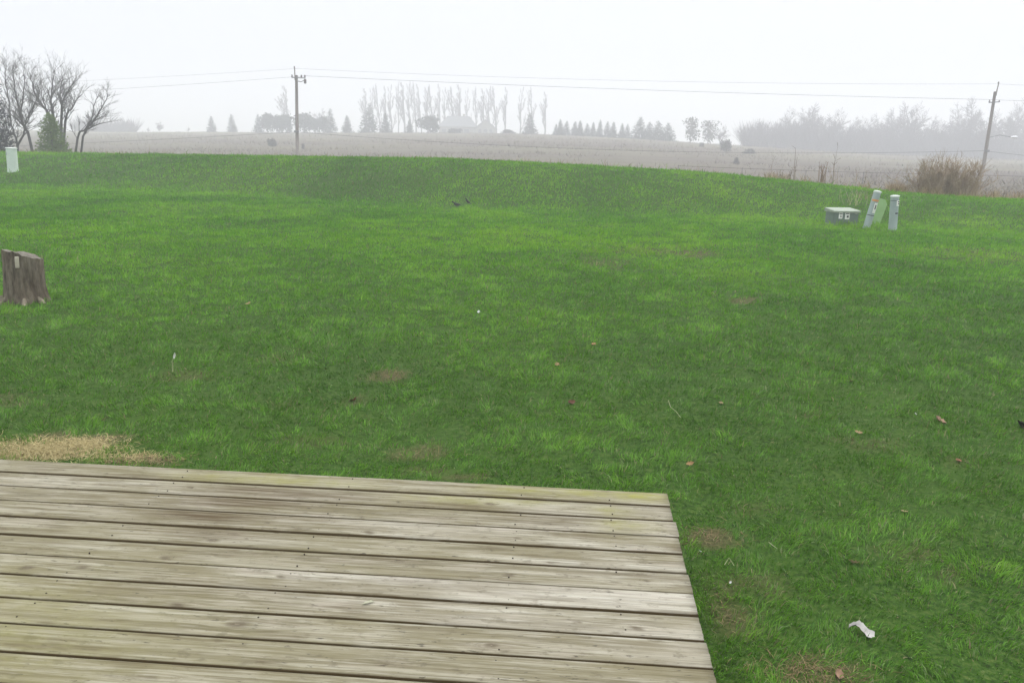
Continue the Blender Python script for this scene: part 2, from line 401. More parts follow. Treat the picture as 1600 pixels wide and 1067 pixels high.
# ------------------------------------------------------------------ grass blades
def make_grass(n):
    yy = np.linspace(1.4, 47, 800)
    dens = np.minimum(1.0, (4.2 / yy) ** 1.75) * (1.5 * yy + 2.2)
    cdf = np.cumsum(dens); cdf /= cdf[-1]
    y = np.interp(rng.random(n), cdf, yy); x = (rng.random(n) * 2 - 1) * (0.75 * y + 1.1)
    sd_ = rng.random(n) < 0.20                         # the lawn to either side, beyond the picture
    x = np.where(sd_, np.sign(rng.random(n) - 0.5) * (0.75 * y + 1.1 + rng.random(n) * 8), x)
    Yc, zc = crest(x, y)
    al, ac = deck_co(x, y)
    ok = (y < Yc + 1.6) & ~((al < 0.015) & (ac < 0.02))
    b = bare(x, y)
    cl1 = fbm(x * 2.6, y * 2.6, 5, 4); cl2 = fbm(x * 0.33, y * 0.33, 15, 4); cl3 = fbm(x * 11, y * 11, 25, 3); cl2 = 0.5 + 0.45 * (cl2 - 0.5) + 0.25 * (fbm(x * 0.9, y * 0.5, 115, 3) - 0.5)
    near = np.clip((16 - y) / 10, 0, 1)
    keep = (1 - 0.93 * np.clip(b * 1.25, 0, 1)) * (1 - near * 0.75 * np.clip((0.44 - cl3) * 8, 0, 1))
    ok &= rng.random(n) < keep
    x, y, b, cl1, cl2, cl3, near = [q[ok] for q in (x, y, b, cl1, cl2, cl3, near)]
    n = len(x); z = lawn_z(x, y) - 0.004
    sc_ = np.maximum(1, y / 4.2)
    h = (0.020 + 0.028 * rng.random(n)) * (0.45 + 1.1 * cl1) * (0.35 + 1.3 * cl3) * sc_ ** 0.42
    al, ac = deck_co(x, y)
    edge = np.exp(-np.clip(np.maximum(al, ac), 0, None) / 0.07); h *= 1 + 0.9 * edge
    fc = sstep((y - 0.77 * Yc[ok]) / (0.07 * Yc[ok])) * (1 - sstep((y - 0.93 * Yc[ok]) / (0.05 * Yc[ok]))); h *= 1 + 0.12 * fc
    for a_, b_, q_ in ((1353.5, 357, .16), (1394.5, 359.5, .16), (1369, 352, .2), (1305, 352, .2), (1321, 353, .2), (1338, 353, .2), (20.5, 268, .35), (30, 471, .25), (50, 471, .22), (12, 469, .25), (70, 468, .15)):
        g_ = ground_hit(a_, b_); h *= 1 + 0.9 * np.exp(-(((x - g_.x) / q_) ** 2 + ((y - g_.y) / q_) ** 2))
    rag = (rng.random(n) < 0.05 * np.clip(fbm(x * 0.8, y * 0.1, 88, 2) * 4 - 1.4, 0.05, 1)) & (y > 0.975 * Yc[ok]); h = np.where(rag, h * (1.6 + 1.6 * rng.random(n)), h)
    wd = 0.0013 * (0.7 + 0.7 * rng.random(n)) * sc_ ** 0.85 * (1 + 1.2 * (rng.random(n) < 0.10))
    az = rng.random(n) * 2.2 + 9 * fbm(x * 5, y * 5, 33, 2); tilt = np.abs(rng.normal(0.80, 0.38, n))
    dx, dy = np.cos(az), np.sin(az); fx = rng.random(n) * 2 * PI; wx, wy = np.cos(fx), np.sin(fx)
    s1, c1 = np.sin(tilt * 0.7), np.cos(tilt * 0.7); s2, c2 = np.sin(np.minimum(tilt * 1.5, 1.9)), np.cos(np.minimum(tilt * 1.5, 1.9))
    P0 = np.stack([x, y, z], 1); P1 = P0 + (h * 0.55)[:, None] * np.stack([dx * s1, dy * s1, c1], 1)
    P2 = P1 + (h * 0.5)[:, None] * np.stack([dx * s2, dy * s2, c2], 1)
    W = wd[:, None] * np.stack([wx, wy, np.zeros(n)], 1)
    V = np.stack([P0 - W, P0 + W, P1 + W * 0.85, P1 - W * 0.85, P2], 1).reshape(-1, 3)
    base = np.arange(n) * 5
    Lp = np.stack([base, base + 1, base + 2, base + 3, base + 3, base + 2, base + 4], 1).ravel()
    st = np.stack([np.arange(n) * 7, np.arange(n) * 7 + 4], 1).ravel(); tt = np.tile([4, 3], n)
    # colour of each blade
    r = rng.random(n)
    ca = np.array([0.036, 0.132, 0.004]); cb = np.array([0.108, 0.312, 0.004]); cc = np.array([0.215, 0.410, 0.014])
    k = np.clip(0.85 * (cl2 - 0.5) * 2.4 + 0.5 + (r - 0.5) * 0.6 - 0.20 * near - 0.03 * fc + 0.5 * (cl1 - .5) + (0.2 + 1.1 * near) * (cl3 - .5), 0, 1)[:, None]
    c = np.where(k < 0.5, ca + (cb - ca) * k * 2, cb + (cc - cb) * (k - 0.5) * 2)
    blue = np.clip((fbm(x * 0.8 + 40, y * 0.8, 51, 3) - 0.5) * 4, 0, 1)[:, None] * 0.25
    c = c * (1 - blue) + np.array([0.034, 0.145, 0.010]) * blue
    lum = c @ np.array([0.25, 0.65, 0.1]); mu = (0.42 * near)[:, None]; c = c * (1 - mu) + mu * lum[:, None] * np.array([0.66, 1.20, 0.24])
    dead = (rag & (rng.random(n) < 0.6)) | (rng.random(n) < (0.012 + 0.045 * near * (0.3 + fbm(x * 1.3, y * 1.3, 61, 3)) + 0.5 * b))
    dc = np.array([0.27, 0.235, 0.125]) * (0.5 + 0.7 * rng.random(n))[:, None]
    c[dead] = dc[dead]
    pale = rng.random(n) < 0.10 * near
    c[pale] = np.array([0.17, 0.235, 0.09])
    me = np_mesh("grass", V, Lp, st, tt, M_blade)
    put_col(me, np.repeat(c, 5, axis=0))
    return me
tag(link("grass", make_grass(1500000)), "short spring grass covering the lawn", "grass", kind='stuff')

# ------------------------------------------------------------------ deck
def make_deck():
    root = empty("wooden_deck", D_C + Vector((0, 0, 0)), "weathered grey green wooden deck of long boards with mossy far corner", "deck", rz=DA)
    LEN, NB = 6.2, 24
    r = np.random.default_rng(5)
    NX, NC = 560, 13
    Vs, Ls, Gr, We, St = [], [], [], [], []; base = 0; loops = []; starts = []; tots = []; ls = 0
    KNOTS = []
    for kx_, ky_, z_ in ((337, 843, .012), (262, 869, .012), (284, 943, .013), (48, 887, .015), (132, 887, .012), (378, 975, .019), (443, 900, .009), (770, 786, .014), (580, 831, .012), (798, 897, .013), (770, 1008, .013), (862, 877, .007), (1010, 905, .008), (955, 880, .006), (300, 760, .009), (905, 972, .007), (1000, 980, .012)):
        dr = ray(kx_, ky_); g_ = (EYE - DZ) / -dr.z; al_, ac_ = deck_co(dr.x * g_, g_); kb = int(-ac_ // STEP)
        KNOTS.append((kb, -al_, min(max(-ac_ - kb * STEP, 0.015), STEP - 0.022), z_ * 1.0))
    xx = LEN * (np.linspace(0, 1, NX) ** 0.8)          # 0 at the right end, growing to the left
    th = 0.034
    prof = [(0.0, -th), (0.0, -0.005), (0.0015, -0.0015), (0.005, 0.0)]
    for k in range(NB):
        wdt = STEP - 0.0105 - (0.0035 * r.random()); y0 = -STEP * k - (STEP - wdt) * 0.5 * (1 if k else 0)
        over = (0.012, 0.004, 0.014, 0.006, 0.002, 0.012, 0.004, 0.0, 0.01, 0.006, 0.0, 0.008)[k % 12] * 0.45 - 0.003
        if k == 2: over = 0.007
        cro = np.concatenate([[p for p, _ in prof], np.linspace(0.012, wdt - 0.012, NC), [wdt - p for p, _ in prof[::-1]]])
        crz = np.concatenate([[z for _, z in prof], 0.0009 * np.cos(np.linspace(-1, 1, NC) * 1.5), [z for _, z in prof[::-1]]])
        nc = len(cro)
        wavy = 0.0016 * (fbm(xx * 0.9 + k * 7.3, xx * 0 + k, 4, 3) - 0.5) * 2
        lift = 0.0022 * (fbm(xx * 0.6 + k * 3.1, xx * 0 + k * 2, 8, 2) - 0.5) * 2 + 0.0012 * r.normal()
        A, B = np.meshgrid(xx, cro, indexing='ij')
        Pz = crz[None, :] + lift[:, None]
        Px = -A + over
        Py = y0 - B + wavy[:, None]
        # frayed end
        Px += np.where(A < 0.004, 0.003 * (vnoise(B * 160, B * 0 + k, 3) - 0.5), 0)
        # knots
        v = B.copy(); kn = np.zeros_like(A)
        own = [(a, c, z) for kk, a, c, z in KNOTS if kk == k]
        for q in range(r.integers(1, 4) + len(own)):
            kx, ky = r.random() * LEN, wdt * (0.12 + 0.76 * r.random()); sz = 0.004 + 0.011 * r.random() ** 1.5
            if q < len(own): kx, ky, sz = own[q]
            g = np.exp(-((A - kx) / (sz * 5.5)) ** 2)
            dv = B - ky
            v = v + g * np.sign(dv) * -1 * sz * 0.9 * np.exp(-np.abs(dv) / (sz * 2.2))
            e = np.sqrt(((A - kx) / 2.0) ** 2 + dv ** 2) / sz
            side = 0.62 + 0.38 * np.tanh(((dv / sz) * r.choice([-1, 1]) + 0.6 * (A - kx) / sz) * 1.3)
            kn = np.maximum(kn, side * np.clip(1.15 - e * 0.55 - 0.35 * fbm(A * 40 + q, B * 90, 91, 2), 0, 1) * (1.0 if q < len(own) else 0.35 + .65 * r.random()))
        tone = np.clip(0.5 + 0.20 * r.normal() + 0.7 * (fbm(A * 0.9 + k * 5, B * 4 + k, 13, 3) - 0.5) + 0.22 * np.clip(1.3 - A, 0, 1) - 0.10 * sstep((A - 1.0) / 2), 0, 1)
        pu, pv = -A, y0 - B
        moss = np.zeros_like(A); dark = np.zeros_like(A)
        for cx, cyy, wx, wy, s in ((-0.12, -0.05, 0.16, 0.05, 0.85), (-0.38, -0.05, 0.2, 0.05, 0.6), (-0.95, -0.2, 0.3, 0.06, 0.45), (-0.62, -0.06, 0.35, 0.06, 0.45), (-0.22, -0.36, 0.12, 0.06, 0.45),
                                   (-0.28, -0.22, 0.1, 0.05, 0.35), (-1.9, -0.08, 0.5, 0.06, 0.45), (-0.7, -0.17, 0.2, 0.05, 0.5), (-2.6, -1.4, 0.7, 0.4, 0.3), (-1.8, -2.0, 0.8, 0.3, 0.3)):
            moss = np.maximum(moss, s * np.exp(-((pu - cx) / wx) ** 2 - ((pv - cyy) / wy) ** 2) * (0.5 + fbm(pu * 14, pv * 22, 41, 3)))
        for cx, cyy, wx, wy, s in ((-1.95, -0.33, 0.34, 0.06, 1.3), (-1.78, -0.22, 0.38, 0.05, 1.1), (-2.0, -0.48, 0.36, 0.06, 1.2), (-1.0, -0.25, 0.22, 0.04, 0.9), (-1.95, -0.62, 0.3, 0.08, 0.8),
                                   (-0.62, -0.35, 0.28, 0.05, 0.45), (-2.1, -1.08, 0.3, 0.05, 0.4), (-1.0, -0.9, 0.3, 0.05, 0.35), (-1.5, -1.0, 0.4, 0.06, 0.4), (-2.9, -0.8, 0.25, 0.05, 0.4)):
            dark = np.maximum(dark, s * np.exp(-((pu - cx) / wx) ** 2 - ((pv - cyy) / wy) ** 2) * (0.4 + 1.0 * fbm(pu * 3, pv * 30, 43, 3)))
        dark = np.maximum(dark, 0.5 * np.clip((fbm(pu * 5 + k, pv * 45, 47, 4) - 0.62) * 8, 0, 1))
        dark = np.maximum(dark, np.where((crz[None, :] < -0.004) & (A > -1), 2.0, 0))      # grime and gap shade painted dark onto the board sides
        Vs.append(np.stack([Px, Py, Pz], -1).reshape(-1, 3))
        Gr.append(np.stack([A + k * 13.7, v + k * 0.61, np.full_like(A, k * 3.3)], -1).reshape(-1, 3))
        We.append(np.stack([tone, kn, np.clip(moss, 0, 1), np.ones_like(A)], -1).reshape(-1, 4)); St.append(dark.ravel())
        i, j = np.meshgrid(np.arange(NX - 1), np.arange(nc - 1), indexing='ij'); a0 = (base + i * nc + j).ravel()
        q = np.stack([a0, a0 + nc, a0 + nc + 1, a0 + 1], 1)[:, ::-1]
        loops.append(q.ravel()); starts.append(ls + np.arange(len(q)) * 4); tots.append(np.full(len(q), 4)); ls += 4 * len(q)
        for ring, rev in ((0, False), (NX - 1, True)):
            e = base + ring * nc + np.arange(nc); e = e if not rev else e[::-1]
            loops.append(e); starts.append(np.array([ls])); tots.append(np.array([nc])); ls += nc
        base += NX * nc
    me = np_mesh("decking", np.concatenate(Vs), np.concatenate(loops), np.concatenate(starts), np.concatenate(tots), M_deck)
    a = me.attributes.new('grain', 'FLOAT_VECTOR', 'POINT'); a.data.foreach_set('vector', np.concatenate(Gr).astype(np.float32).ravel())
    a = me.attributes.new('wear', 'FLOAT_COLOR', 'POINT'); a.data.foreach_set('color', np.concatenate(We).astype(np.float32).ravel())
    a = me.attributes.new('stain_shade', 'FLOAT', 'POINT'); a.data.foreach_set('value', np.concatenate(St).astype(np.float32))
    link("decking", me, root, (0, 0, DZ))
    # screws, a pair per board over a joist
    sm = None
    for jx in (-0.27, -0.68, -1.5, -2.32):
        for k in range(13):
            for oy in (0.028, 0.114):
                if r.random() < 0.22: continue
                if sm is None:
                    q = MB(); q.lathe([(0.0028, -0.006), (0.0031, 0.0008), (0.002, 0.0014)], 7); o = q.build("screw", M_screw, root); sm = o
                else:
                    o = sm.copy(); COL.objects.link(o); o.parent = root
                o.location = (jx + r.normal() * 0.007, -STEP * k - oy + r.normal() * 0.004, DZ + 0.002)
    f = MB(); f.box((-LEN / 2, -0.035, DZ - 0.036 - 0.095), (LEN - 0.02, 0.038, 0.18)); f.build("rim_joist", M_frame, root)
    f = MB(); f.box((-0.035, -NB * STEP / 2 - 0.03, DZ - 0.036 - 0.095), (0.038, NB * STEP - 0.06, 0.18)); f.build("end_joist", M_frame, root)
    for jx in (-0.68, -1.50, -2.32, -3.14, -3.96, -4.78):
        f = MB(); f.box((jx, -NB * STEP / 2 - 0.03, DZ - 0.038 - 0.093), (0.038, NB * STEP - 0.07, 0.175)); f.build("joist", M_frame, root)
    for px_ in (-0.12, -2.3, -4.6):
        f = MB(); f.box((px_, -0.12, DZ / 2 - 0.12), (0.09, 0.09, DZ - 0.02)); f.build("post", M_frame, root)
make_deck()

# ------------------------------------------------------------------ straw and dry grass
def straw(name, pts, length, wid, flat, cols, label, r, mat=None):
    """thin bent straws; pts n x 3"""
    n = len(pts); az = r.random(n) * 2 * PI; t = np.clip(r.normal(flat, 0.25, n), 0.02, 1.62)
    Ln = length * (0.5 + 0.8 * r.random(n)); d = np.stack([np.cos(az) * np.sin(t), np.sin(az) * np.sin(t), np.cos(t)], 1)
    t2 = np.clip(t + 0.35, 0, 1.75); d2 = np.stack([np.cos(az + .2) * np.sin(t2), np.sin(az + .2) * np.sin(t2), np.cos(t2)], 1)
    f = r.random(n) * 2 * PI; W = wid * np.stack([np.cos(f), np.sin(f), np.zeros(n)], 1)
    P1 = pts + d * Ln[:, None] * 0.55; P2 = P1 + d2 * Ln[:, None] * 0.45
    V = np.stack([pts - W, pts + W, P1 + W * .8, P1 - W * .8, P2], 1).reshape(-1, 3); b = np.arange(n) * 5
    Lp = np.stack([b, b + 1, b + 2, b + 3, b + 3, b + 2, b + 4], 1).ravel()
    st = np.stack([np.arange(n) * 7, np.arange(n) * 7 + 4], 1).ravel()
    me = np_mesh(name, V, Lp, st, np.tile([4, 3], n), mat or M_straw)
    ca, cb = np.array(cols[0]), np.array(cols[1]); k = r.random(n)[:, None] ** 1.2
    put_col(me, np.repeat(ca + (cb - ca) * k, 5, axis=0)); return link(name, me)
r = np.random.default_rng(3)
def blob_pts(lst, n):
    out = []
    for px, py, wx, wy, s in lst:
        p = ground_hit(px, py); q = int(n * s)
        x = p.x + wx * r.normal(size=q) * 0.6; y = p.y + wy * r.normal(size=q) * 0.6; al, ac = deck_co(x, y)
        k = ~((al < 0.03) & (ac < 0.05)); x, y = x[k], y[k]
        out.append(np.stack([x, y, lawn_z(x, y) + 0.002 + 0.006 * r.random(len(x))], 1))
    return np.concatenate(out)
o = straw("dry_grass", blob_pts([(60, 704, 0.34, 0.15, 1.2), (125, 702, 0.2, 0.13, 0.5), (10, 707, 0.25, 0.12, .6), (200, 716, 0.25, 0.08, .12)], 5200), 0.055, 0.0016, 1.45, ((0.24, 0.19, 0.075), (0.54, 0.455, 0.23)), None, r)
tag(o, "pale straw coloured heap of dead grass along the deck edge", "dead grass", kind='stuff')
o = straw("dry_grass", blob_pts([(215, 721, 0.22, 0.07, 0.5), (612, 588, 0.16, 0.18, 0.2), (1112, 838, 0.13, 0.1, 0.1), (1262, 1056, 0.2, 0.09, 0.4), (1135, 960, 0.1, 0.2, 0.07), (655, 712, 0.18, 0.14, 0.08)], 900), 0.06, 0.0013, 1.4, ((0.10, 0.066, 0.03), (0.30, 0.22, 0.12)), None, r)
tag(o, "brown withered grass lying in the bare spots of the lawn", "dead grass", kind='stuff')
# tall tan grass on the far side of the crest
def crest_pts(px0, px1, n, off0, off1):
    px = px0 + (px1 - px0) * r.random(n); t = np.array([ray(q, 285).x for q in px]); Yc = np.interp(t, _tt, _YT)
    k = r.random(n) < np.clip((fbm(px / 28, px * 0, 71, 3) - 0.38) * 3.5, 0.06, 1); px, t, Yc = px[k], t[k], Yc[k]; n = len(px)
    y = Yc + off0 + (off1 - off0) * r.random(n); x = t * y
    return np.stack([x, y, lawn_z(x, y)], 1)
P = np.concatenate([crest_pts(1170, 1760, 9000, 0.6, 4.5), crest_pts(1390, 1560, 5000, 0.4, 2.5), crest_pts(-100, 1170, 9000, 2.0, 6.0)])
o = straw("tall_dry_grass", P, 0.36, 0.006, 0.45, ((0.20, 0.135, 0.075), (0.44, 0.34, 0.20)), None, r)
tag(o, "tall tan dead grass fringing the far side of the lawn crest", "dead grass", kind='stuff')

# rough scrub grass over the far field
n = 90000; Yf = 56 + 210 * r.random(n) ** 1.3; tf = -0.75 + 1.5 * r.random(n); xf = tf * Yf
k = r.random(n) < np.clip((fbm(xf * 0.05, Yf * 0.11, 201, 4) - 0.42) * 5, 0.05, 1); xf, Yf = xf[k], Yf[k]
P = np.stack([xf, Yf, field_z(xf, Yf) - 0.02], 1)
o = straw("field_grass", P, 0.62, 0.035, 0.75, ((0.085, 0.065, 0.05), (0.24, 0.20, 0.125)), None, r)
tag(o, "rough brown and tan grass standing over the far field", "dead grass", kind='stuff')

# ------------------------------------------------------------------ bare trees
def bare_tree(h, seed, r0, spread=0.55, levels=5, kids=(3, 4), lean=(0, 0), stems=1, up=0.12, twig=0.012, first=0.3, n_side=(7, 5, 4, 3, 3, 3), gnarl=0.10, shrink=0.68):
    R = random.Random(seed); tr, cw = MB(), MB()
    def grow(p, d, ln, rad, lv):
        nseg = 4 if lv < 2 else (3 if lv < 4 else 2); pts = [p]; rads = [rad]; q = p.copy(); dd = d.copy(); ends = []
        endr = max(twig * 0.55, rad * (0.5 if lv == 0 else 0.4))
        for i in range(nseg):
            dd = (dd + Vector((R.gauss(0, gnarl), R.gauss(0, gnarl), R.gauss(0, gnarl * 0.6) + up * (0.4 if lv == 0 else 1)))).normalized()
            q = q + dd * ln / nseg; pts.append(q.copy()); rads.append(rad + (endr - rad) * (i + 1) / nseg); ends.append((q.copy(), dd.copy(), rads[-1], (i + 1) / nseg))
        (tr if lv < 2 else cw).tube(pts, rads, n_side[min(lv, 5)], cap=(lv == 0))
        if lv >= levels: return
        nk = R.randint(*kids) + (2 if lv == 0 else 0) + (1 if lv >= levels - 2 else 0)
        for c in range(nk):
            f = first + (1 - first) * (c + R.random()) / nk if lv == 0 else 0.2 + 0.8 * (c + R.random()) / nk
            idx = min(int(f * nseg), nseg - 1); a, da, ra, _ = ends[idx]; a0 = pts[idx]; u = f * nseg - idx; s = a0 + (a - a0) * min(u, 1)
            az = R.random() * 2 * PI; side = Vector((math.cos(az), math.sin(az), R.uniform(-0.15, 0.35)))
            side = (side - da * side.dot(da)).normalized(); ang = spread * R.uniform(0.65, 1.25)
            nd = (da * math.cos(ang) + side * math.sin(ang)).normalized()
            grow(s, nd, ln * shrink * R.uniform(0.7, 1.1) * (1.1 - 0.35 * f if lv == 0 else 1), max(twig, ra * R.uniform(0.5, 0.75)), lv + 1)
        grow(pts[-1], dd, ln * shrink * 0.9, max(twig, endr), lv + 1)
    for s in range(stems):
        az = R.random() * 2 * PI; k = 0.0 if stems == 1 else R.uniform(0.15, 0.4)
        d = Vector((lean[0] + k * math.cos(az), lean[1] + k * math.sin(az), 1)).normalized()
        grow(Vector((0.12 * k * math.cos(az), 0.12 * k * math.sin(az), 0)), d, h * 0.42 * R.uniform(0.85, 1.1), r0 * (1 if s == 0 else 0.8), 0)
    zmax = max(v[2] for v in cw.v); s = h / zmax
    for b in (tr, cw): b.v = [(x * s, y * s, z * s) for x, y, z in b.v]
    return tr, cw
def put_bare(name, loc, label, cat, group, mats=(None, None), rz=0.0, **kw):
    tr, cw = bare_tree(**kw)
    t = empty(name, loc, label, cat, group, rz)
    tr.build("trunk", mats[0] or M_bark, t, True); cw.build("crown", mats[1] or M_twig, t); return t
SINK = Vector((0, 0, -0.15))
GR = "leafless trees by the young spruce"
def grove(px, Y, label, limbs, seed, r0=0.085, dens=1.0, ln=1.0):
    """limbs: the drawn courses of the main limbs; twigs grow from them"""
    R = random.Random(seed); foot = on_field(px, Y) + SINK; t = empty("bare_tree", foot, label, "tree", GR); tr, cw = MB(), MB()
    def twig(p, d, l, rad, lv):
        q = p.copy(); pts = [p]; n = 3
        for k in range(n):
            d = (d + Vector((R.gauss(0, .13), R.gauss(0, .13), R.gauss(0.05, .08)))).normalized(); q = q + d * l / n; pts.append(q.copy())
        cw.tube(pts, [rad, rad * .8, rad * .6, rad * .35], 3, cap=False)
        if lv <= 0: return
        for k in range(R.randint(2, 4)):
            f = R.uniform(0.2, 1.0) * n; a = min(int(f), n - 1); b = pts[a].lerp(pts[a + 1], f - a if f < n else 1.0)
            az = R.random() * 2 * PI; sd_ = Vector((math.cos(az), math.sin(az), R.uniform(-.1, .3))); sd_ = (sd_ - d * sd_.dot(d)).normalized(); an = R.uniform(0.3, 0.75)
            twig(b, (d * math.cos(an) + sd_ * math.sin(an)).normalized(), l * R.uniform(0.5, 0.8), max(0.0036, rad * .6), lv - 1)
    for li, lm in enumerate(limbs):
        dy = R.uniform(-0.7, 0.7); P = []
        for k, (a, b) in enumerate(lm):
            v = at(a, b, Y + dy * k / max(1, len(lm) - 1)) - foot
            if k == 0 and b > 233: v.z = -0.1
            P.append(v)
        S = []                                           # smooth the drawn course
        for k in range(len(P) - 1):
            a, b, c, d = P[max(k - 1, 0)], P[k], P[k + 1], P[min(k + 2, len(P) - 1)]
            for u in (0, .25, .5, .75): S.append(0.5 * ((2 * b) + (c - a) * u + (2 * a - 5 * b + 4 * c - d) * u * u + (3 * b - a - 3 * c + d) * u ** 3) + Vector((R.gauss(0, .012), R.gauss(0, .03), 0)))
        S.append(P[-1]); n = len(S); rb = r0 * (1.0 if lm[0][1] > 225 else 0.6); rad = [max(0.011, rb * (1 - 0.85 * k / (n - 1))) for k in range(n)]
        tr.tube(S, rad, 6)
        for k in range(int(n * 0.22), n):
            for e in range(1 if R.random() > 0.65 * dens else 2):
                d = (S[min(k + 1, n - 1)] - S[max(k - 1, 0)]).normalized(); az = R.random() * 2 * PI; sd_ = Vector((math.cos(az), math.sin(az), R.uniform(-.2, .3))); sd_ = (sd_ - d * sd_.dot(d)).normalized(); an = R.uniform(0.35, 0.85)
                f = k / n; twig(S[k].copy(), (d * math.cos(an) + sd_ * math.sin(an) + Vector((0, 0, .12))).normalized(), ln * R.uniform(0.45, 1.0) * (0.75 + .4 * math.sin(f * PI)), max(0.008, rad[k] * 0.45), 2)
    tr.build("trunk", M_bark, t, True); cw.build("crown", M_twig, t)
grove(9, 46, "grey leafless tree forking low, just behind the pale capped post", [[(9, 238), (9, 225), (15, 211), (25, 186)], [(9, 226), (4, 213), (-3, 190), (-6, 165)], [(15, 211), (8, 190), (6, 165)]], 21, 0.06, 0.6, 0.8)
grove(27, 48, "slim grey leafless tree beside the pale post, leaning into its taller neighbour", [[(27, 238), (27, 229), (22, 208), (16, 185), (12, 150), (8, 120), (10, 104)], [(27, 229), (36, 211), (40, 196), (52, 170), (58, 148)]], 4, 0.07)
grove(52, 47, "tallest leafless tree, its trunk bent away from the young spruce", [[(52, 238), (46, 216), (37.5, 199), (31.5, 180), (27, 159), (22.5, 136), (20, 114), (22, 100)], [(40, 202), (40, 192), (46, 177), (55, 162), (62, 140), (64, 118)], [(31, 180), (36, 155), (38, 128), (36, 108)]], 9, 0.085)
grove(86, 51, "broad leafless tree fanning out directly behind the young spruce", [[(84, 238), (78, 190), (66, 165), (55, 148), (50, 130), (46, 114)], [(84, 238), (84, 190), (80, 160), (82, 135), (86, 108)], [(87, 238), (96, 190), (98, 160), (108, 140), (117, 126)], [(88, 238), (102, 190), (113, 168), (124, 150)], [(79, 195), (72, 172), (66, 150), (66, 125)], [(97, 165), (94, 145), (98, 120)]], 16, 0.10)
grove(111, 47, "leafless tree with twin trunks slanting steeply toward the open field", [[(110, 238), (121, 217), (133, 203), (142, 188), (147, 166), (152, 150)], [(114, 238), (130, 214), (146, 190), (158, 170), (166, 156), (167, 142)], [(146, 190), (157, 184), (166, 182)], [(138, 202), (155, 194), (176, 190)]], 35, 0.07, 0.5, 0.75)
put_bare("bare_shrub", on_field(140, 48) + Vector((0, 0, .6)), "low leafless brush at the foot of the slanting twin trunks", "shrub", None, mats=(M_twig, M_twig), h=1.3, seed=40, r0=0.02, stems=4, spread=0.7, levels=3, up=0.05, twig=0.006)

# ------------------------------------------------------------------ conifers
def conifer(h, rad, seed, nb=150, spray=9, size=0.16, col=(0.030, 0.052, 0.024), col2=(0.07, 0.095, 0.045), skirt=0.03, taper=0.95, tip_up=0.25):
    R = np.random.default_rng(seed); tr = MB(); tr.tube([(0, 0, 0), (0, 0, h * 0.5), (0, 0, h * 0.97)], [h * 0.016 + 0.02, h * 0.01 + 0.012, 0.006], 6)
    T = []; C = []
    for b in range(nb):
        u = skirt + (1 - skirt) * (b + R.random()) / nb; z0 = u * h
        Lr = rad * ((1 - u) ** taper) * R.uniform(0.72, 1.12) + 0.03 * h * (1 - u) + 0.01
        az = b * 2.4 + R.normal() * 0.4; dirx, diry = math.cos(az), math.sin(az); k0 = R.random()
        rise = (-0.25 + 0.75 * u) * Lr
        ns = max(3, int(spray * (0.35 + Lr / rad)))
        for s in range(ns):
            f = (s + R.random()) / ns; f = f ** 0.75
            c = np.array([dirx * Lr * f, diry * Lr * f, z0 + rise * f + tip_up * Lr * f * f * 0.6])
            c += R.normal(size=3) * size * 0.3
            sz = size * R.uniform(0.6, 1.35) * (1.1 - 0.45 * f) * (1.1 - 0.6 * u)
            fw = np.array([dirx, diry, R.uniform(-0.25, 0.5)]) + R.normal(size=3) * 0.35; fw /= np.linalg.norm(fw)
            sd_ = np.cross(fw, R.normal(size=3)); sd_ /= np.linalg.norm(sd_) + 1e-9
            T.append([c - sd_ * sz * 0.34, c + sd_ * sz * 0.34, c + fw * sz * 1.15]); q = np.clip(0.25 + 0.5 * k0 + 0.25 * R.random(), 0, 1)
            C.append(np.array(col) + (np.array(col2) - np.array(col)) * q)
    return tr, np.array(T), np.array(C)
def put_conifer(name, loc, label, cat, group=None, rz=0.0, **kw):
    tr, T, C = conifer(**kw); t = empty(name, loc, label, cat, group, rz)
    tr.build("trunk", M_bark, t, True); link("crown", tri_mesh("crown", T, M_leafy, C), t); return t
put_conifer("spruce_tree", on_field(81, 46) + Vector((0, 0, -0.1)), "young green spruce standing alone before the leafless grove", "tree", None, h=4.2, rad=1.2, seed=2, nb=430, spray=15, size=0.20, col=(0.040, 0.085, 0.010), col2=(0.15, 0.23, 0.035), taper=0.58, tip_up=0.5)
put_conifer("spruce_tree", on_field(-13, 45) + Vector((0, 0, -0.2)), "dark bluish spruce cut by the frame edge, bough tips showing behind the pale post", "tree", None, h=6.8, rad=1.35, seed=6, nb=240, spray=24, size=0.2, col=(0.016, 0.018, 0.026), col2=(0.040, 0.042, 0.052), taper=0.38, tip_up=-0.1)

# far conifers, one mesh kind each, copied
FAR = {}
def far_conifer(kind, px, top, base, Y, label, group=None, wide=1.0):
    Y *= FS; loc = on_field(px, Y, base); d = at(px, top, Y); hgt = max(2.0, d.z - loc.z)
    if kind not in FAR:
        tr, T, C = conifer(8.0, (2.1, 1.7, 2.7)[kind], 50 + kind, nb=190, spray=9, size=0.55, col=(0.032, 0.042, 0.028), col2=(0.06, 0.072, 0.048), taper=(1.0, 0.85, 0.95)[kind], skirt=0.02)
        t = empty("conifer_tree", loc, label, "tree", group); tr.build("trunk", M_bark, t, True); link("crown", tri_mesh("crown", T, M_leafy, C), t); FAR[kind] = t
    else:
        t = copy_tree(FAR[kind]); t['label'] = label
        if group: t['group'] = group
        elif 'group' in t: del t['group']
    t.location = loc + Vector((0, 0, -0.2)); s = hgt / 8.0; t.scale = (s * wide * random.uniform(1.05, 1.6), s * wide * random.uniform(1.05, 1.5), s); t.rotation_euler = (random.gauss(0, .02), random.gauss(0, .03), random.random() * 6.28); return t
far_conifer(1, 331, 181, 207, 285, "small conifer farther from the lamp pole of the lone pair on the field crest", wide=1.2)
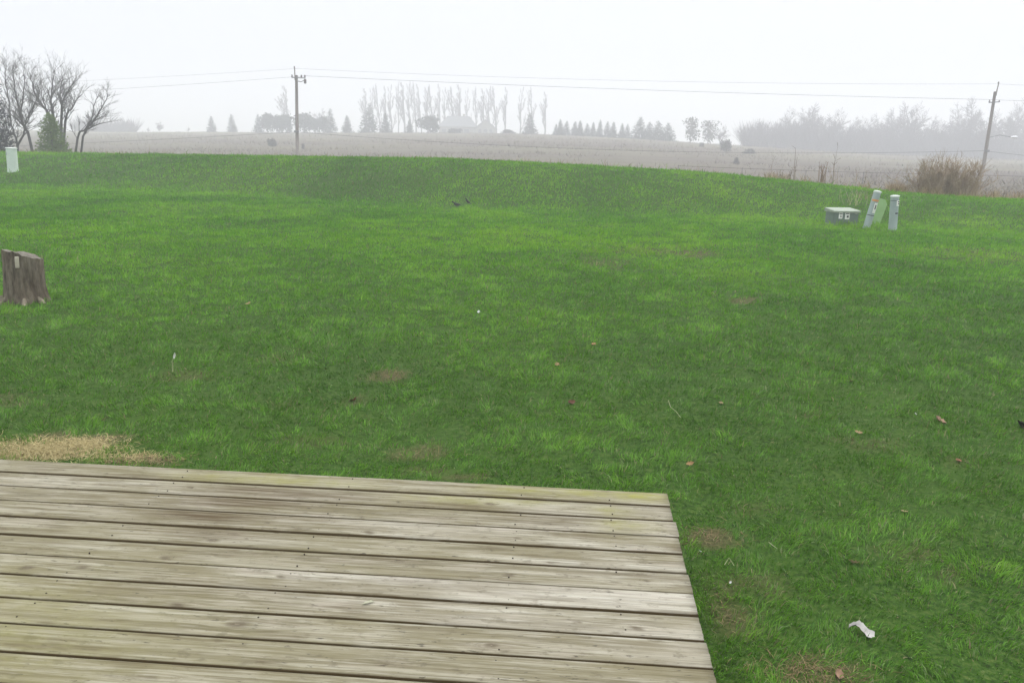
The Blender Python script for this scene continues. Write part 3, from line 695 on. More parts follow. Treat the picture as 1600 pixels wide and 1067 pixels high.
far_conifer(1, 363, 178, 207, 285, "small conifer nearer the lamp pole of the lone pair on the field crest", wide=1.15)
far_conifer(2, 404, 178, 207, 265, "broad hazy evergreen at the open end of the hedge behind the pole")
far_conifer(2, 516, 169, 208, 262, "pointed hazy evergreen ending the hedge just past the lamp pole", wide=0.8)
far_conifer(1, 543, 180, 208, 262, "small hazy conifer in the gap between hedge and poplars", wide=1.1)
far_conifer(2, 577, 162, 209, 258, "largest hazy conifer at the first poplars of the row", wide=1.05)
far_conifer(0, 603, 176, 209, 257, "narrow hazy conifer tucked against the largest one under the poplars")
far_conifer(0, 640, 186, 209, 257, "low hazy conifer alone between dark hedge and narrow conifer", wide=1.2)
far_conifer(0, 827, 176, 212, 256, "lone dark conifer with ragged boughs under the last poplars", wide=1.25)
for i, (px, top) in enumerate([(868, 193), (875, 186), (884, 188), (897, 189), (906, 188), (917, 192), (926, 190), (936, 187), (948, 189), (957, 190), (971, 192), (980, 193)]):
    far_conifer(i % 3, px, top, 215.5 + (px - 868) * 0.04, 252 + (i % 4) * 2, "hazy conifer in the long even row on the field crest", "conifers of the even row on the crest", 1.0)
for px, top, lb, wd in [(999, 182, "tallest conifer of the close clump ending the crest row", 1.25), (1013, 190, "short conifer beside the tallest of the crest clump", 1.2), (1028, 188, "middle conifer of the close clump on the crest", 1.2), (1042, 191, "outermost spreading conifer of the close clump on the crest", 1.3)]:
    far_conifer(2, px, top, 221, 244, lb, None, wd)

# rounded hazy trees and bushes
def leafy(h, rad, seed, n=900, size=0.5, col=(0.045, 0.055, 0.035), col2=(0.085, 0.095, 0.06), low=0.05):
    R = np.random.default_rng(seed); tr = MB(); tr.tube([(0, 0, 0), (0.1, 0, h * 0.4), (0, 0.1, h * 0.8)], [h * 0.022, h * 0.016, 0.03], 6)
    cl = [(R.normal() * rad * 0.32, R.normal() * rad * 0.32, h * R.uniform(low + .15, 0.82), rad * R.uniform(0.35, 0.6)) for _ in range(14)]
    T, C = [], []
    for i in range(n):
        cx, cy_, cz_, cr_ = cl[i % 14]; v = R.normal(size=3); v /= np.linalg.norm(v); c = np.array([cx, cy_, cz_]) + v * cr_ * R.random() ** 0.4 * np.array([1, 1, 1.1])
        if c[2] > h or c[2] < h * low: continue
        a = R.normal(size=3); a /= np.linalg.norm(a); b = np.cross(a, R.normal(size=3)); b /= np.linalg.norm(b); s = size * R.uniform(0.5, 1.2)
        T.append([c - a * s * .5, c + a * s * .5, c + b * s]); k = np.clip((i % 14) / 14 * 0.6 + 0.4 * R.random(), 0, 1); C.append(np.array(col) + (np.array(col2) - np.array(col)) * k)
    return tr, np.array(T), np.array(C)
LEAF = {}
def far_leafy(kind, px, top, base, Y, width_px, label, name="hazy_tree", cat="tree", group=None):
    Y *= FS; loc = on_field(px, Y, base); hgt = max(1.2, at(px, top, Y).z - loc.z); rad = width_px / 2 / F_PX * Y
    if kind not in LEAF:
        tr, T, C = leafy(6.0, 3.0, 80 + kind, n=(1900, 620)[kind == 1], size=(0.55, 0.5)[kind == 1], col=((0.04, 0.048, 0.03), (0.05, 0.054, 0.038), (0.05, 0.04, 0.036))[kind], col2=((0.075, 0.085, 0.055), (0.085, 0.088, 0.06), (0.085, 0.07, 0.065))[kind])
        t = empty(name, loc, label, cat, group); tr.build("trunk", M_bark, t, True); link("crown", tri_mesh("crown", T, M_leafy, C), t); LEAF[kind] = t
    else:
        t = copy_tree(LEAF[kind]); t.name = name; t['label'] = label; t['category'] = cat
        if group: t['group'] = group
        elif 'group' in t: del t['group']
    t.location = loc + Vector((0, 0, -0.15)); t.scale = (rad / 3.0, rad / 3.0, hgt / 6.0); t.rotation_euler = (0, 0, random.random() * 6); return t
H = "hedge trees behind the lamp pole"; HL = "rounded hazy tree in the dense hedge behind the lamp pole"
for px, top, wd in [(418, 176, 26), (434, 179, 26), (447, 178, 24), (476, 176, 34), (492, 184, 24), (505, 181, 22)]:
    far_leafy(0, px, top, 207, 264, wd, HL, "hedge_tree", "tree", H)
far_leafy(0, 672, 180, 209, 256, 34, "flat topped dark bush standing at the side of the hazy farmhouse", "garden_bush", "bush")
far_leafy(1, 1078, 183, 225, 243, 34, "hazy thin leaved tree past the conifer clump, pale gaps in its crown", "hazy_tree")
far_leafy(1, 1106, 187, 225, 245, 30, "second hazy thin leaved tree, between its taller twin and the wood", "hazy_tree")
far_leafy(2, 425, 213, 232, 150, 14, "dark lone bush on the bare slope short of the lamp pole", "field_bush", "bush")
far_leafy(2, 1132, 214, 246, 170, 17, "tall narrow faded bush on the slope below the thin leaved trees", "field_bush", "bush")
far_leafy(2, 1171, 231, 247, 165, 20, "round brownish bush on the slope at the start of the wood", "field_bush", "bush")
far_leafy(2, 1150, 244, 262, 120, 9, "little dark bush standing lowest on the brown slope", "field_bush", "bush")
far_leafy(2, 1096, 227, 238, 190, 8, "tiny bush on the field crest below the thin leaved trees", "field_bush", "bush")
far_leafy(2, 474, 229, 233, 140, 5, "tiny dark tuft of brush just past the lamp pole foot", "field_bush", "bush")
far_leafy(2, 712, 199, 210, 256, 22, "low pale shrub in front of the farmhouse wall", "garden_bush", "bush")
far_leafy(2, 793, 201, 212, 256, 22, "low shrub between the farmhouse wing and the lone conifer", "garden_bush", "bush")

# poplars, one behind another along the farm lane
POP = []
for i in range(3):
    POP.append(bare_tree(h=18, seed=300 + i, r0=0.2, spread=0.5, levels=4, kids=(4, 5), up=0.2, twig=0.017, first=0.2, n_side=(6, 4, 3, 3, 3), gnarl=0.06, shrink=0.42))
pop_p = []
pops = [(573, 138), (584, 134), (594, 130), (603, 134), (612, 131), (622, 127), (632, 128), (641, 126), (650, 127), (659, 131), (668, 132), (677, 134), (687, 131), (697, 136), (708, 134), (719, 132), (731, 137), (743, 134), (755, 138), (764, 134), (775, 133), (788, 136), (812, 134), (831, 134), (851, 143)]
for i, (px, top) in enumerate(pops):
    Y = FS * (360 + 16 * math.sin(i * 1.7)); loc = on_field(px, Y, 206) + Vector((0, 0, -0.2)); hgt = at(px, top, Y).z - loc.z
    lb = "tall slender leafless poplar in the row behind the hazy farmhouse"; gp = "poplars behind the farmhouse"
    if px > 800: lb, gp = {812: "leafless poplar beside the lone dark conifer, on its house side", 831: "leafless poplar rising straight above the lone dark conifer", 851: "last leafless poplar of the row, standing past the lone dark conifer"}[px], None
    if i < 3:
        t = empty("poplar_tree", loc, lb, "tree", gp); POP[i][0].build("trunk", M_ftwig, t, True); POP[i][1].build("crown", M_ftwig, t); pop_p.append(t)
    else:
        t = copy_tree(pop_p[i % 3]); t['label'] = lb
        if gp is None: del t['group']
    t.location = loc; s = hgt / 18.0; q = s * random.uniform(0.65, 1.35); t.scale = (q, q * 1.1, s); t.rotation_euler = (random.gauss(0, .02), random.gauss(0, .025), i * 2.1)
t = copy_tree(pop_p[0]); t.name = "poplar_tree"; t['label'] = "single tall faint tree rising from the hedge beside the lamp pole"; del t['group']
t.location = on_field(450, 350 * FS, 206); t.scale = (1.8, 1.8, (at(450, 134, 350 * FS).z - t.location.z) / 18)

# the hazy wood
WOOD = []
for i in range(5):
    WOOD.append(bare_tree(h=13, seed=400 + i, r0=0.2, spread=0.8, levels=4, kids=(3, 5), up=0.03, twig=0.026, first=0.3, n_side=(6, 4, 3, 3, 3), gnarl=0.1, shrink=0.62, stems=1 + i % 2))
wp = []
wood = [(1168, 196), (1180, 188), (1192, 184), (1204, 182), (1216, 178), (1226, 182), (1238, 164), (1250, 160), (1262, 166), (1272, 176), (1284, 168), (1296, 166), (1306, 176), (1318, 180), (1330, 184), (1342, 178), (1352, 180), (1364, 182), (1376, 176), (1390, 170), (1402, 166), (1416, 156), (1428, 156), (1440, 178), (1450, 184), (1462, 180), (1474, 184), (1486, 178), (1500, 158), (1512, 150), (1524, 150), (1538, 168), (1552, 182), (1566, 178), (1578, 160), (1590, 146), (1602, 140), (1618, 144), (1640, 150), (1665, 146), (1690, 150), (1720, 148)]
for i, (px, top) in enumerate(wood):
    Y = FS * (262 + (i * 37 % 31) - max(0, px - 1400) * 0.06); loc = on_field(px, Y, 240) + Vector((0, 0, -0.3)); hgt = at(px, top, Y).z - loc.z
    lb = "hazy grey leafless tree in the wood along the far field edge"; gp = "leafless trees of the far wood"
    if i < 5:
        t = empty("woodland_tree", loc, lb, "tree", gp); WOOD[i][0].build("trunk", M_ftwig, t, True); WOOD[i][1].build("crown", M_ftwig, t); wp.append(t)
    else: t = copy_tree(wp[i % 5])
    t.location = loc; s = hgt / 13.0; q = 0.5 + 0.5 * s; t.scale = (q, q, s); t.rotation_euler = (0, 0, i * 1.9)
def far_bare(px, top, Y, label, base=206):
    Y *= FS; t = copy_tree(wp[int(px) % 5]); t.name = "far_tree"; t['label'] = label; del t['group']
    t.location = on_field(px, Y, base) + Vector((0, 0, -0.2)); s = (at(px, top, Y).z - t.location.z) / 13.0; t.scale = (s, s, s)
far_bare(248, 188, 300, "small faint leafless tree alone on the distant ridge short of the conifer pair")
far_bare(232, 199, 305, "faint low tree on the distant ridge beside the small leafless one")
far_bare(294, 198, 300, "faint low tree on the distant ridge next to the conifer pair")
far_bare(178, 190, 310, "faint bare tree on the distant ridge just past the slanting twin trunks")
far_bare(498, 168, 285, "faint bare tree poking above the hedge past the lamp pole")
far_bare(1126, 194, 240, "thin faint bare tree between thin leaved trees and the wood", 226)
# undergrowth of the wood and of the far ridge
def brushwood(n, px0, px1, Y0, Y1, hmin, hmax, rr):
    S = MB()
    for i in range(n):
        px = px0 + (px1 - px0) * rr.random(); Y = Y0 + (Y1 - Y0) * rr.random(); p = on_field(px, Y, 230); hh = hmin + (hmax - hmin) * rr.random()
        for k in range(3):
            d = Vector((rr.normal() * 0.5, rr.normal() * 0.5, 1)).normalized()
            S.tube([p, p + d * hh * 0.5, p + d * hh + Vector((rr.normal() * .4, 0, 0))], [0.06, 0.05, 0.02], 3, cap=False)
    return S
rr = np.random.default_rng(8)
S = brushwood(5500, 1160, 1780, 255 * FS, 295 * FS, 2.5, 9.0, rr)
tag(S.build("undergrowth", M_ftwig), "grey tangle of leafless undergrowth filling the foot of the far wood", "undergrowth", kind='stuff')
S = brushwood(500, 120, 215, 296 * FS, 312 * FS, 1.8, 5.4, rr)
tag(S.build("undergrowth", M_ftwig), "faint low brushwood on the distant ridge behind the leafless grove", "undergrowth", kind='stuff')

# ------------------------------------------------------------------ farmhouse
def farmhouse():
    Y = 330 * FS; b = on_field(732, Y, 209); s = Y / F_PX
    t = empty("farmhouse", b, "hazy pale farmhouse with hipped roof and lower wing among the poplars", "house"); t.scale = (FS * 330 / 262,) * 3
    wall = mat_noise("house_wall", (0.26, 0.25, 0.205), (0.32, 0.31, 0.26), 2, bmp=0); roof = mat_noise("house_roof", (0.15, 0.155, 0.145), (0.20, 0.205, 0.195), 3, (1, 1, 6), bmp=0); dark = mat_noise("house_glass", (0.12, 0.12, 0.11), (0.17, 0.17, 0.16), 1, rough=0.2, bmp=0); trim = mat_noise("house_trim", (0.34, 0.33, 0.29), (0.4, 0.39, 0.35), 3, bmp=0)
    m_ = MB(); m_.box((-3.2, 0, 1.5), (11.5, 8, 3.0)); m_.build("wall", wall, t)
    m_ = MB(); x0, x1, y0, y1 = -9.4, 3.0, -4.5, 4.5; m_.add([(x0, y0, 3.002), (x1, y0, 3.002), (x1, y1, 3.002), (x0, y1, 3.002), (-6.6, 0, 6.3), (0.2, 0, 6.3)], [(0, 1, 5, 4), (1, 2, 5), (2, 3, 4, 5), (3, 0, 4), (3, 2, 1, 0)]); rf = m_.build("roof", roof, t)
    m_ = MB(); m_.box((-1.5, 1.2, 6.2), (0.8, 0.8, 1.6)); m_.build("chimney", wall, rf)
    m_ = MB(); m_.prism([(2.6, 0), (8.6, 0), (8.6, 2.7), (5.6, 5.1), (2.6, 2.7)], -6.2, 1.5); m_.build("gable_wing", wall, t)
    m_ = MB(); m_.prism([(2.1, 2.35), (5.6, 5.15), (9.1, 2.35), (9.1, 2.6), (5.6, 5.42), (2.1, 2.6)], -6.7, 1.6); m_.build("wing_roof", roof, t)
    for x, y, wd, hh in ((-7.4, -4.02, 1.4, 1.4), (-5.0, -4.02, 1.4, 1.4), (-0.4, -4.02, 1.6, 1.4), (3.9, -6.22, 1.0, 1.6), (5.6, -6.22, 1.2, 1.7), (7.3, -6.22, 1.0, 1.6)):
        f = MB(); f.box((x, y, 1.6), (wd + 0.24, 0.08, hh + 0.24)); fo = f.build("window", trim, t); f = MB(); f.box((x, y - 0.045, 1.6), (wd, 0.03, hh)); f.build("pane", dark, fo)
    f = MB(); f.box((-2.7, -4.03, 1.06), (1.1, 0.08, 2.1)); f.build("door", dark, t)
farmhouse()

# ------------------------------------------------------------------ power poles and lines
def power_pole(px_top, py_top, py_foot_px, Y, label, kind):
    foot = on_field(py_foot_px[0], Y, py_foot_px[1]); top = at(px_top, py_top, Y); ax = (top - foot)
    t = empty("power_pole", foot, label, "utility pole", None)
    Ls = ax.length; d = ax.normalized(); p = lambda f: d * (Ls * f)
    m_ = MB(); m_.tube([p(-0.03), p(0.3), p(0.6), p(0.93 if kind == 0 else 0.92)], [0.19, 0.175, 0.155, 0.135], 12); m_.build("shaft", M_pole, t, True)
    m_ = MB(); off = Vector((-0.17 if kind == 0 else 0.16, -0.02, 0)); m_.tube([p(0.88) + off * (0.8), p(0.95) + off * 0.95, p(1.0) + off * (1.0 if kind == 0 else 1.25)], [0.06, 0.055, 0.05], 8); m_.build("top_bracket", M_pole, t, True)
    m_ = MB(); m_.lathe([(0.03, 0), (0.09, 0.04), (0.05, 0.09), (0.08, 0.13), (0.03, 0.18)], 10, c=tuple(p(1.0) + off * 1.1)); m_.build("insulator", M_porc, t, True)
    if kind == 0:
        c = p(0.905); m_ = MB(); m_.tube([c + Vector((-0.45, -0.16, 0)), c + Vector((0.95, -0.16, -0.03))], [0.05, 0.05], 6); m_.build("crossarm", M_galv, t)
        for x in (-0.4, 0.55, 0.9):
            m_ = MB(); m_.lathe([(0.03, 0), (0.1, 0.05), (0.05, 0.12), (0.09, 0.18), (0.03, 0.25)], 10, c=tuple(c + Vector((x, -0.16, 0.03)))); m_.build("insulator", M_porc, t, True)
        c = p(0.87); m_ = MB(); m_.lathe([(0.1, -0.22), (0.13, -0.15), (0.13, 0.15), (0.1, 0.22)], 10, c=tuple(c + Vector((0.9, -0.1, 0)))); m_.build("fuse_cutout", M_porc, t, True)
        m_ = MB(); m_.tube([c + Vector((0.1, -.1, 0)), c + Vector((0.5, -0.1, -0.05)), c + Vector((0.85, -0.1, 0.1))], [0.04, 0.04, 0.04], 6); m_.build("fuse_bracket", M_galv, t)
    else:
        c = p(0.81); m_ = MB(); m_.tube([c + Vector((-0.55, -0.16, -0.02)), c + Vector((0.5, -0.16, 0.08))], [0.05, 0.05], 6); m_.build("crossarm", M_galv, t)
        for x in (-0.5, 0.45):
            m_ = MB(); m_.lathe([(0.03, 0), (0.1, 0.05), (0.05, 0.12), (0.03, 0.2)], 10, c=tuple(c + Vector((x, -0.16, 0.04)))); m_.build("insulator", M_porc, t, True)
    lp = (at(457, 183, Y - 2.5) if kind == 0 else at(1580, 214.5, Y - 0.5)) - foot
    f = (lp.z - 0.1) / (d.z * Ls); c = p(f)
    m_ = MB(); m_.tube([c, c + (lp - c) * 0.5 + Vector((0, 0, 0.22)), lp], [0.035, 0.03, 0.028], 6); m_.build("lamp_arm", M_galv, t, True)
    dr = (lp - c); dr.z = 0; dr.normalize(); m_ = MB(); e = lp + dr * 0.62
    m_.tube([lp - dr * 0.05, lp + dr * 0.1, lp + dr * 0.4, e], [0.05, 0.11, 0.14, 0.06], 10); m_.build("lamp_head", M_white, t, True)
    cf = (at(463, 206, Y).z if kind == 0 else at(1537, 236, Y).z) - foot.z; c = p(cf / (d.z * Ls)); m_ = MB(); m_.box(c + Vector((0, -0.2, 0)), (0.5, 0.12, 0.22), bev=0.02); m_.build("cable_clamp", M_galv, t)
    return foot, d, Ls
YP = 85
f0, d0, L0 = power_pole(463, 107, (465, 262), YP, "upright brown power pole with fuse gear, standing alone behind the crest", 0)
f1, d1, L1 = power_pole(1557, 131, (1532, 288), YP - 2, "grey power pole tilting beside the brown thicket, crossarm under its top", 1)
def cable(name, a, b, sag, rad, label, group):
    m_ = MB(); n = 28; pts = []
    for i in range(n + 1):
        u = i / n; q = a.lerp(b, u); q.z -= sag * 4 * u * (1 - u); pts.append(q)
    c = pts[0].copy(); m_.tube([q - c for q in pts], [rad * 0.62] * (n + 1), 5); o = m_.build(name, M_cable, None, True, c); return tag(o, label, "overhead cable", group)
A1, A2, A3 = at(463, 107.5, YP), at(478, 119, YP), at(464, 206.5, YP)
B1, B2, B3 = at(1557, 131.5, YP - 2), at(1545, 156, YP - 2), at(1537, 236, YP - 2)
cable("power_line", A1, B1, 0.45, 0.013, "topmost thin overhead wire spanning between the two power poles", None)
cable("power_line", A2, B2, 0.22, 0.022, "darker second overhead wire strung between the two power poles", None)
cable("telephone_line", A3, B3, 0.92, 0.026, "low sagging cable strung between the two poles, across the field", None)
cable("power_line", A1, at(-420, 142, 118), 0.5, 0.012, "topmost wire running from the upright pole toward the leafless grove", None)
cable("power_line", A2, at(-420, 160, 118), 0.6, 0.017, "second wire running from the upright pole toward the leafless grove", None)
cable("telephone_line", A3, at(-420, 240, 118), 0.4, 0.024, "low cable running from the upright pole behind the grove", None)
cable("power_line", B1, at(2500, 150, YP), 0.45, 0.013, "topmost wire leaving the tilted pole away from the field", None)
cable("power_line", B2, at(2500, 170, YP), 0.4, 0.02, "crossarm wire leaving the tilted pole away from the field", None)
cable("telephone_line", B3, at(2500, 275, YP), 1.2, 0.026, "low cable leaving the tilted pole past the thicket", None)
# wire fence beyond the crest
def wire_fence():
    Y = 46; P = [at(px, py, Y) for px, py in ((1060, 259.5), (1160, 263.5), (1260, 267), (1350, 270), (1420, 271.5), (1530, 274), (1640, 277), (1760, 280))]
    t = empty("wire_fence", Vector((P[0].x, Y, float(field_z(P[0].x, Y)))), "thin farm fence wire on slim stakes behind the dry weeds", "fence"); o_ = Vector(t.location)
    for dz in (0,):
        m_ = MB(); m_.tube([p - o_ + Vector((0, 0, dz)) for p in P], [0.008] * len(P), 5, cap=True); m_.build("fence_wire", M_cable, t)
    for p in P:
        g = min(float(field_z(p.x, Y)), p.z - 1.2); m_ = MB(); m_.box((p.x - o_.x, 0.03, (p.z + g) / 2 + 0.02 - o_.z), (0.03, 0.03, p.z - g + 0.06), bev=0.006); m_.build("stake", M_galv, t)
wire_fence()

# ------------------------------------------------------------------ thicket and weeds along the crest
def thicket():
    c = at(1478, 300, 27.3); g = Vector((c.x, c.y, float(lawn_z(c.x, c.y)) - 0.05)); R = random.Random(5)
    t = empty("thicket_shrub", g, "tangled brown leafless thicket beyond the crest beside the tilted pole", "shrub"); t.scale = (0.78, 0.78, 0.88)
    s, tw = MB(), MB()
    for i in range(170):
        bx = R.gauss(0, 0.55); by = R.gauss(0, 0.3); az = R.random() * 2 * PI; k = R.uniform(0.05, 0.5); sx_ = bx * 0.5
        d = Vector((k * math.cos(az) + sx_, k * math.sin(az) * 0.7, 1)).normalized(); ln = R.uniform(0.7, 1.6) * (1 - 0.15 * abs(bx)); p = Vector((bx, by, 0)); pts = [p]; q = p
        for j in range(5):
            d = (d + Vector((R.gauss(0, .16), R.gauss(0, .16), R.gauss(0, .1)))).normalized(); q = q + d * ln / 5; pts.append(q)
        s.tube(pts, [0.014, 0.012, 0.010, 0.009, 0.007, 0.004], 4, cap=False)
        for e in range(22):
            j = R.randint(1, 5); a_ = pts[j]; dd = (d + Vector((R.gauss(0, .8), R.gauss(0, .8), R.gauss(0.25, .5)))).normalized(); l2 = R.uniform(0.15, 0.45)
            tw.tube([a_, a_ + dd * l2 * .5, a_ + (dd + Vector((R.gauss(0, .2), R.gauss(0, .2), .1))) * l2], [0.006, 0.005, 0.003], 3, cap=False)
    s.build("stems", M_brush, t); tw.build("twigs", M_brush, t)
thicket()
def weed(px, top, base, off, label, n, spread, cols, name="dry_weed", rad=0.005, seed=1, group=None, head=False, bare_=0.25):
    d = ray(px, base); t_ = d.x; Yc = float(np.interp(t_, _tt, _YT)); Y = Yc + off
    if off < -1: p = ground_hit(px, base)
    else: p = Vector((t_ * Y, Y, float(lawn_z(t_ * Y, Y)) - 0.03))
    h = max(0.35, at(px, top, p.y).z - p.z); R = random.Random(seed); t = empty(name, p, label, "weed", group); m_ = MB(); hd = MB()
    for i in range(n):
        a = R.random() * 2 * PI; k = R.random() * spread; dd = Vector((math.cos(a) * k, math.sin(a) * k, 1)); b = Vector((R.gauss(0, .06), R.gauss(0, .06), 0)) * (1 + 2 * spread); hh = h * (R.uniform(0.5, 1.0) if i else 1.0)
        p1 = b + dd * hh * 0.5; p2 = p1 + (dd + Vector((R.gauss(0, .15), R.gauss(0, .15), 0))) * hh * 0.5
        m_.tube([b, p1, p2], [rad, rad * .8, rad * .5], 4, cap=False)
        for q in range(4 if head else 2):
            f = R.uniform(0.45, 1); s0 = p1.lerp(p2, (f - .5) * 2) if f > .5 else b.lerp(p1, f * 2); v = Vector((R.gauss(0, .5), R.gauss(0, .5), R.uniform(0.2, 1))).normalized()
            hd.tube([s0, s0 + v * hh * 0.14], [rad * .8, rad * (1.6 if head else .3)], 3, cap=False)
    mt = mat_noise("weed_stalk", cols[0], cols[1], 4, bmp=0); m_.build("stalks", mt, t); hd.build("seed_heads", mt, t)
TAN = ((0.20, 0.145, 0.085), (0.36, 0.28, 0.17)); BRN = ((0.10, 0.07, 0.045), (0.2, 0.14, 0.09)); PALE = ((0.30, 0.28, 0.15), (0.48, 0.44, 0.27))
weed(1200, 246, 282, 2.5, "single tall thin brown weed stalk where the crest begins to drop", 2, 0.05, BRN, seed=2)
weed(1243, 232, 286, 2.2, "tallest dark weed stalk on the crest, leaning slightly", 2, 0.10, BRN, seed=3, rad=0.009)
weed(1219, 266, 285, 1.8, "short bushy brown weed tuft before the tallest stalk", 8, 0.3, BRN, seed=4, head=True)
weed(1234, 262, 287, 1.6, "bushy dark weed tuft at the foot of the tallest stalk", 9, 0.3, BRN, seed=5, head=True)
weed(1283, 252, 291, 1.6, "thick upright sheaf of rusty reeds standing on the crest", 16, 0.08, ((0.16, 0.10, 0.06), (0.30, 0.21, 0.13)), seed=6, rad=0.009, name="reed_clump")
weed(1302, 256, 292, 1.8, "thin tan reeds next to the rusty sheaf on the crest", 8, 0.12, TAN, seed=7, name="reed_clump")
weed(1298, 229, 292, 3.0, "solitary spindly weed with a forked top beside the reeds", 2, 0.06, BRN, seed=8, rad=0.006, head=True)
weed(1349, 268, 297, 2.0, "dark sapling whip slanting over the crest behind the leaning post", 2, 0.3, BRN, seed=9, rad=0.009)
weed(1338, 262, 296, 2.4, "faint thin stalk behind the pale sprawling weed", 3, 0.15, TAN, seed=10)
weed(1330, 292, 321, -2.5, "pale green sprawling dead weed on the bank behind the box", 15, 0.9, PALE, seed=11, rad=0.005)
weed(1346, 297, 312, -1.5, "straw coloured weed sprawled against the leaning post top", 12, 0.9, TAN, seed=12, rad=0.005)
weed(1400, 282, 303, 1.2, "wispy tan weed between the twin posts and thicket", 8, 0.35, TAN, seed=13)
weed(1428, 280, 306, 1.0, "tan weed tuft at the near edge of the thicket", 14, 0.35, TAN, seed=14)
weed(1520, 278, 310, 1.0, "tan weed tuft under the tilted pole at the end of the thicket", 14, 0.35, TAN, seed=15)

# ------------------------------------------------------------------ utility boxes
M_box = mat_noise("box_green", (0.11, 0.152, 0.125), (0.15, 0.195, 0.16), 6, rough=0.5, bmp=0)
M_lid = mat_noise("lid_green", (0.24, 0.28, 0.21), (0.31, 0.35, 0.27), 8, rough=0.5, bmp=0)
M_ped = mat_noise("pedestal_plastic", (0.27, 0.335, 0.32), (0.36, 0.42, 0.40), 5, (1, 1, 0.4), rough=0.5, bmp=0)
M_cap = mat_noise("pedestal_cap", (0.48, 0.52, 0.47), (0.60, 0.63, 0.57), 8, rough=0.5, bmp=0)
M_pgreen = mat_noise("pale_green_plastic", (0.24, 0.41, 0.16), (0.32, 0.49, 0.22), 4, rough=0.5, bmp=0)
M_label = mat_noise("label_white", (0.70, 0.70, 0.64), (0.80, 0.80, 0.75), 10, bmp=0)
M_ink = mat_noise("label_ink", (0.02, 0.02, 0.02), (0.05, 0.05, 0.05), 10, bmp=0)
M_orange = mat_noise("label_orange", (0.55, 0.22, 0.06), (0.65, 0.30, 0.10), 10, bmp=0)
M_pad = mat_noise("concrete_pad", (0.22, 0.22, 0.2), (0.33, 0.32, 0.29), 14)
def transformer():
    p = ground_hit(1321, 352.5); t = empty("transformer_box", p, "squat dark green transformer box with pale lid and two white labels", "utility box", rz=math.radians(7)); s = px_size(p)
    W, D, Hh = 42.5 * s, 0.46, 0.34
    m_ = MB(); m_.box((0, D / 2, 0.0), (W + 0.03, D + 0.03, 0.05), bev=0.01); m_.build("base_pad", M_box, t)
    m_ = MB(); m_.box((0, D / 2, Hh / 2 + 0.03), (W - 0.03, D - 0.03, Hh), bev=0.015); b = m_.build("cabinet", M_box, t)
    m_ = MB(); m_.box((0, -0.002 + 0.015, 0.21), (W * 0.86, 0.012, Hh * 0.76), bev=0.004); m_.build("door_panel", M_box, t)
    m_ = MB(); z = Hh + 0.03
    V = [(-W / 2 - .01, -0.02, z - 0.05), (W / 2 + .01, -0.02, z - 0.05), (W / 2 + .01, D + .02, z - 0.05), (-W / 2 - .01, D + .02, z - 0.05),
         (-W / 2 - .01, -0.02, z - 0.005), (W / 2 + .01, -0.02, z - 0.005), (W / 2 + .01, D + .02, z + 0.04), (-W / 2 - .01, D + .02, z + 0.04),
         (-W / 2 + .04, 0.05, z + 0.022), (W / 2 - .04, 0.05, z + 0.022), (W / 2 - .04, D - .03, z + 0.05), (-W / 2 + .04, D - .03, z + 0.05)]
    m_.add(V, [(3, 2, 1, 0), (0, 1, 5, 4), (1, 2, 6, 5), (2, 3, 7, 6), (3, 0, 4, 7), (4, 5, 9, 8), (5, 6, 10, 9), (6, 7, 11, 10), (7, 4, 8, 11), (8, 9, 10, 11)]); m_.build("lid", M_lid, t)
    for x, wl, hl in ((-0.16, 0.10, 0.15), (0.02, 0.12, 0.18)):
        m_ = MB(); m_.box((x, -0.001, 0.245), (wl, 0.006, hl)); lb = m_.build("warning_label", M_label, t)
        k = MB(); k.box((x, -0.0055, 0.245 + hl * 0.30), (wl * 0.8, 0.003, hl * 0.14))
        if wl > .11: k.box((x + .01, -0.0055, 0.245 - hl * 0.12), (wl * 0.45, 0.003, hl * 0.3))
        else: k.add([(x - .01, -0.0055, .2), (x + .03, -0.0055, .215), (x - .005, -0.0055, .27), (x - .01, -.0035, .2), (x + .03, -.0035, .215), (x - .005, -.0035, .27)], [(0, 1, 2), (5, 4, 3), (0, 3, 4, 1), (1, 4, 5, 2), (2, 5, 3, 0)])
        k.build("label_print", M_ink, lb)
    m_ = MB(); m_.box((W * 0.36, -0.002, 0.30), (0.07, 0.02, 0.022), bev=0.004); m_.build("hasp", M_lid, t)
transformer()
def pedestal(px, py, top, hw_px, label, lean, seed, extras, mat=None):
    p = ground_hit(px, py); s = px_size(p); Hh = (py - top) * s * 0.975; r_ = hw_px * s; t = empty("utility_pedestal", p, label, "utility post"); t.rotation_euler = (lean[1], lean[0], 0)
    Hh /= math.cos(lean[0])
    m_ = MB(); m_.lathe([(r_ * 1.02, -0.08), (r_ * 1.02, Hh * 0.02), (r_ * 0.97, Hh * 0.05), (r_ * 0.95, Hh * 0.86), (r_ * 0.95, Hh * 0.949)], 20); m_.build("body", mat or M_ped, t, False)
    m_ = MB(); m_.lathe([(r_ * 0.96, Hh * 0.949), (r_ * 1.05, Hh * 0.955), (r_ * 1.05, Hh * 0.98), (r_ * 0.98, Hh * 0.995), (r_ * 0.5, Hh * 1.008), (0.001, Hh * 1.012)], 20); m_.build("cap", M_cap, t, False)
    def patch(name, a0, a1, z0, z1, mt, rr_=1.012, par=None):
        q = MB(); n = 7; V = []
        for z in (z0, z1):
            for i in range(n + 1):
                a = -PI / 2 + a0 + (a1 - a0) * i / n; V.append((r_ * rr_ * math.cos(a), r_ * rr_ * math.sin(a), Hh * z))
        q.add(V, [(i, i + 1, n + 2 + i, n + 1 + i) for i in range(n)]); return q.build(name, mt, par or t)
    extras(patch, r_, Hh, t); return t
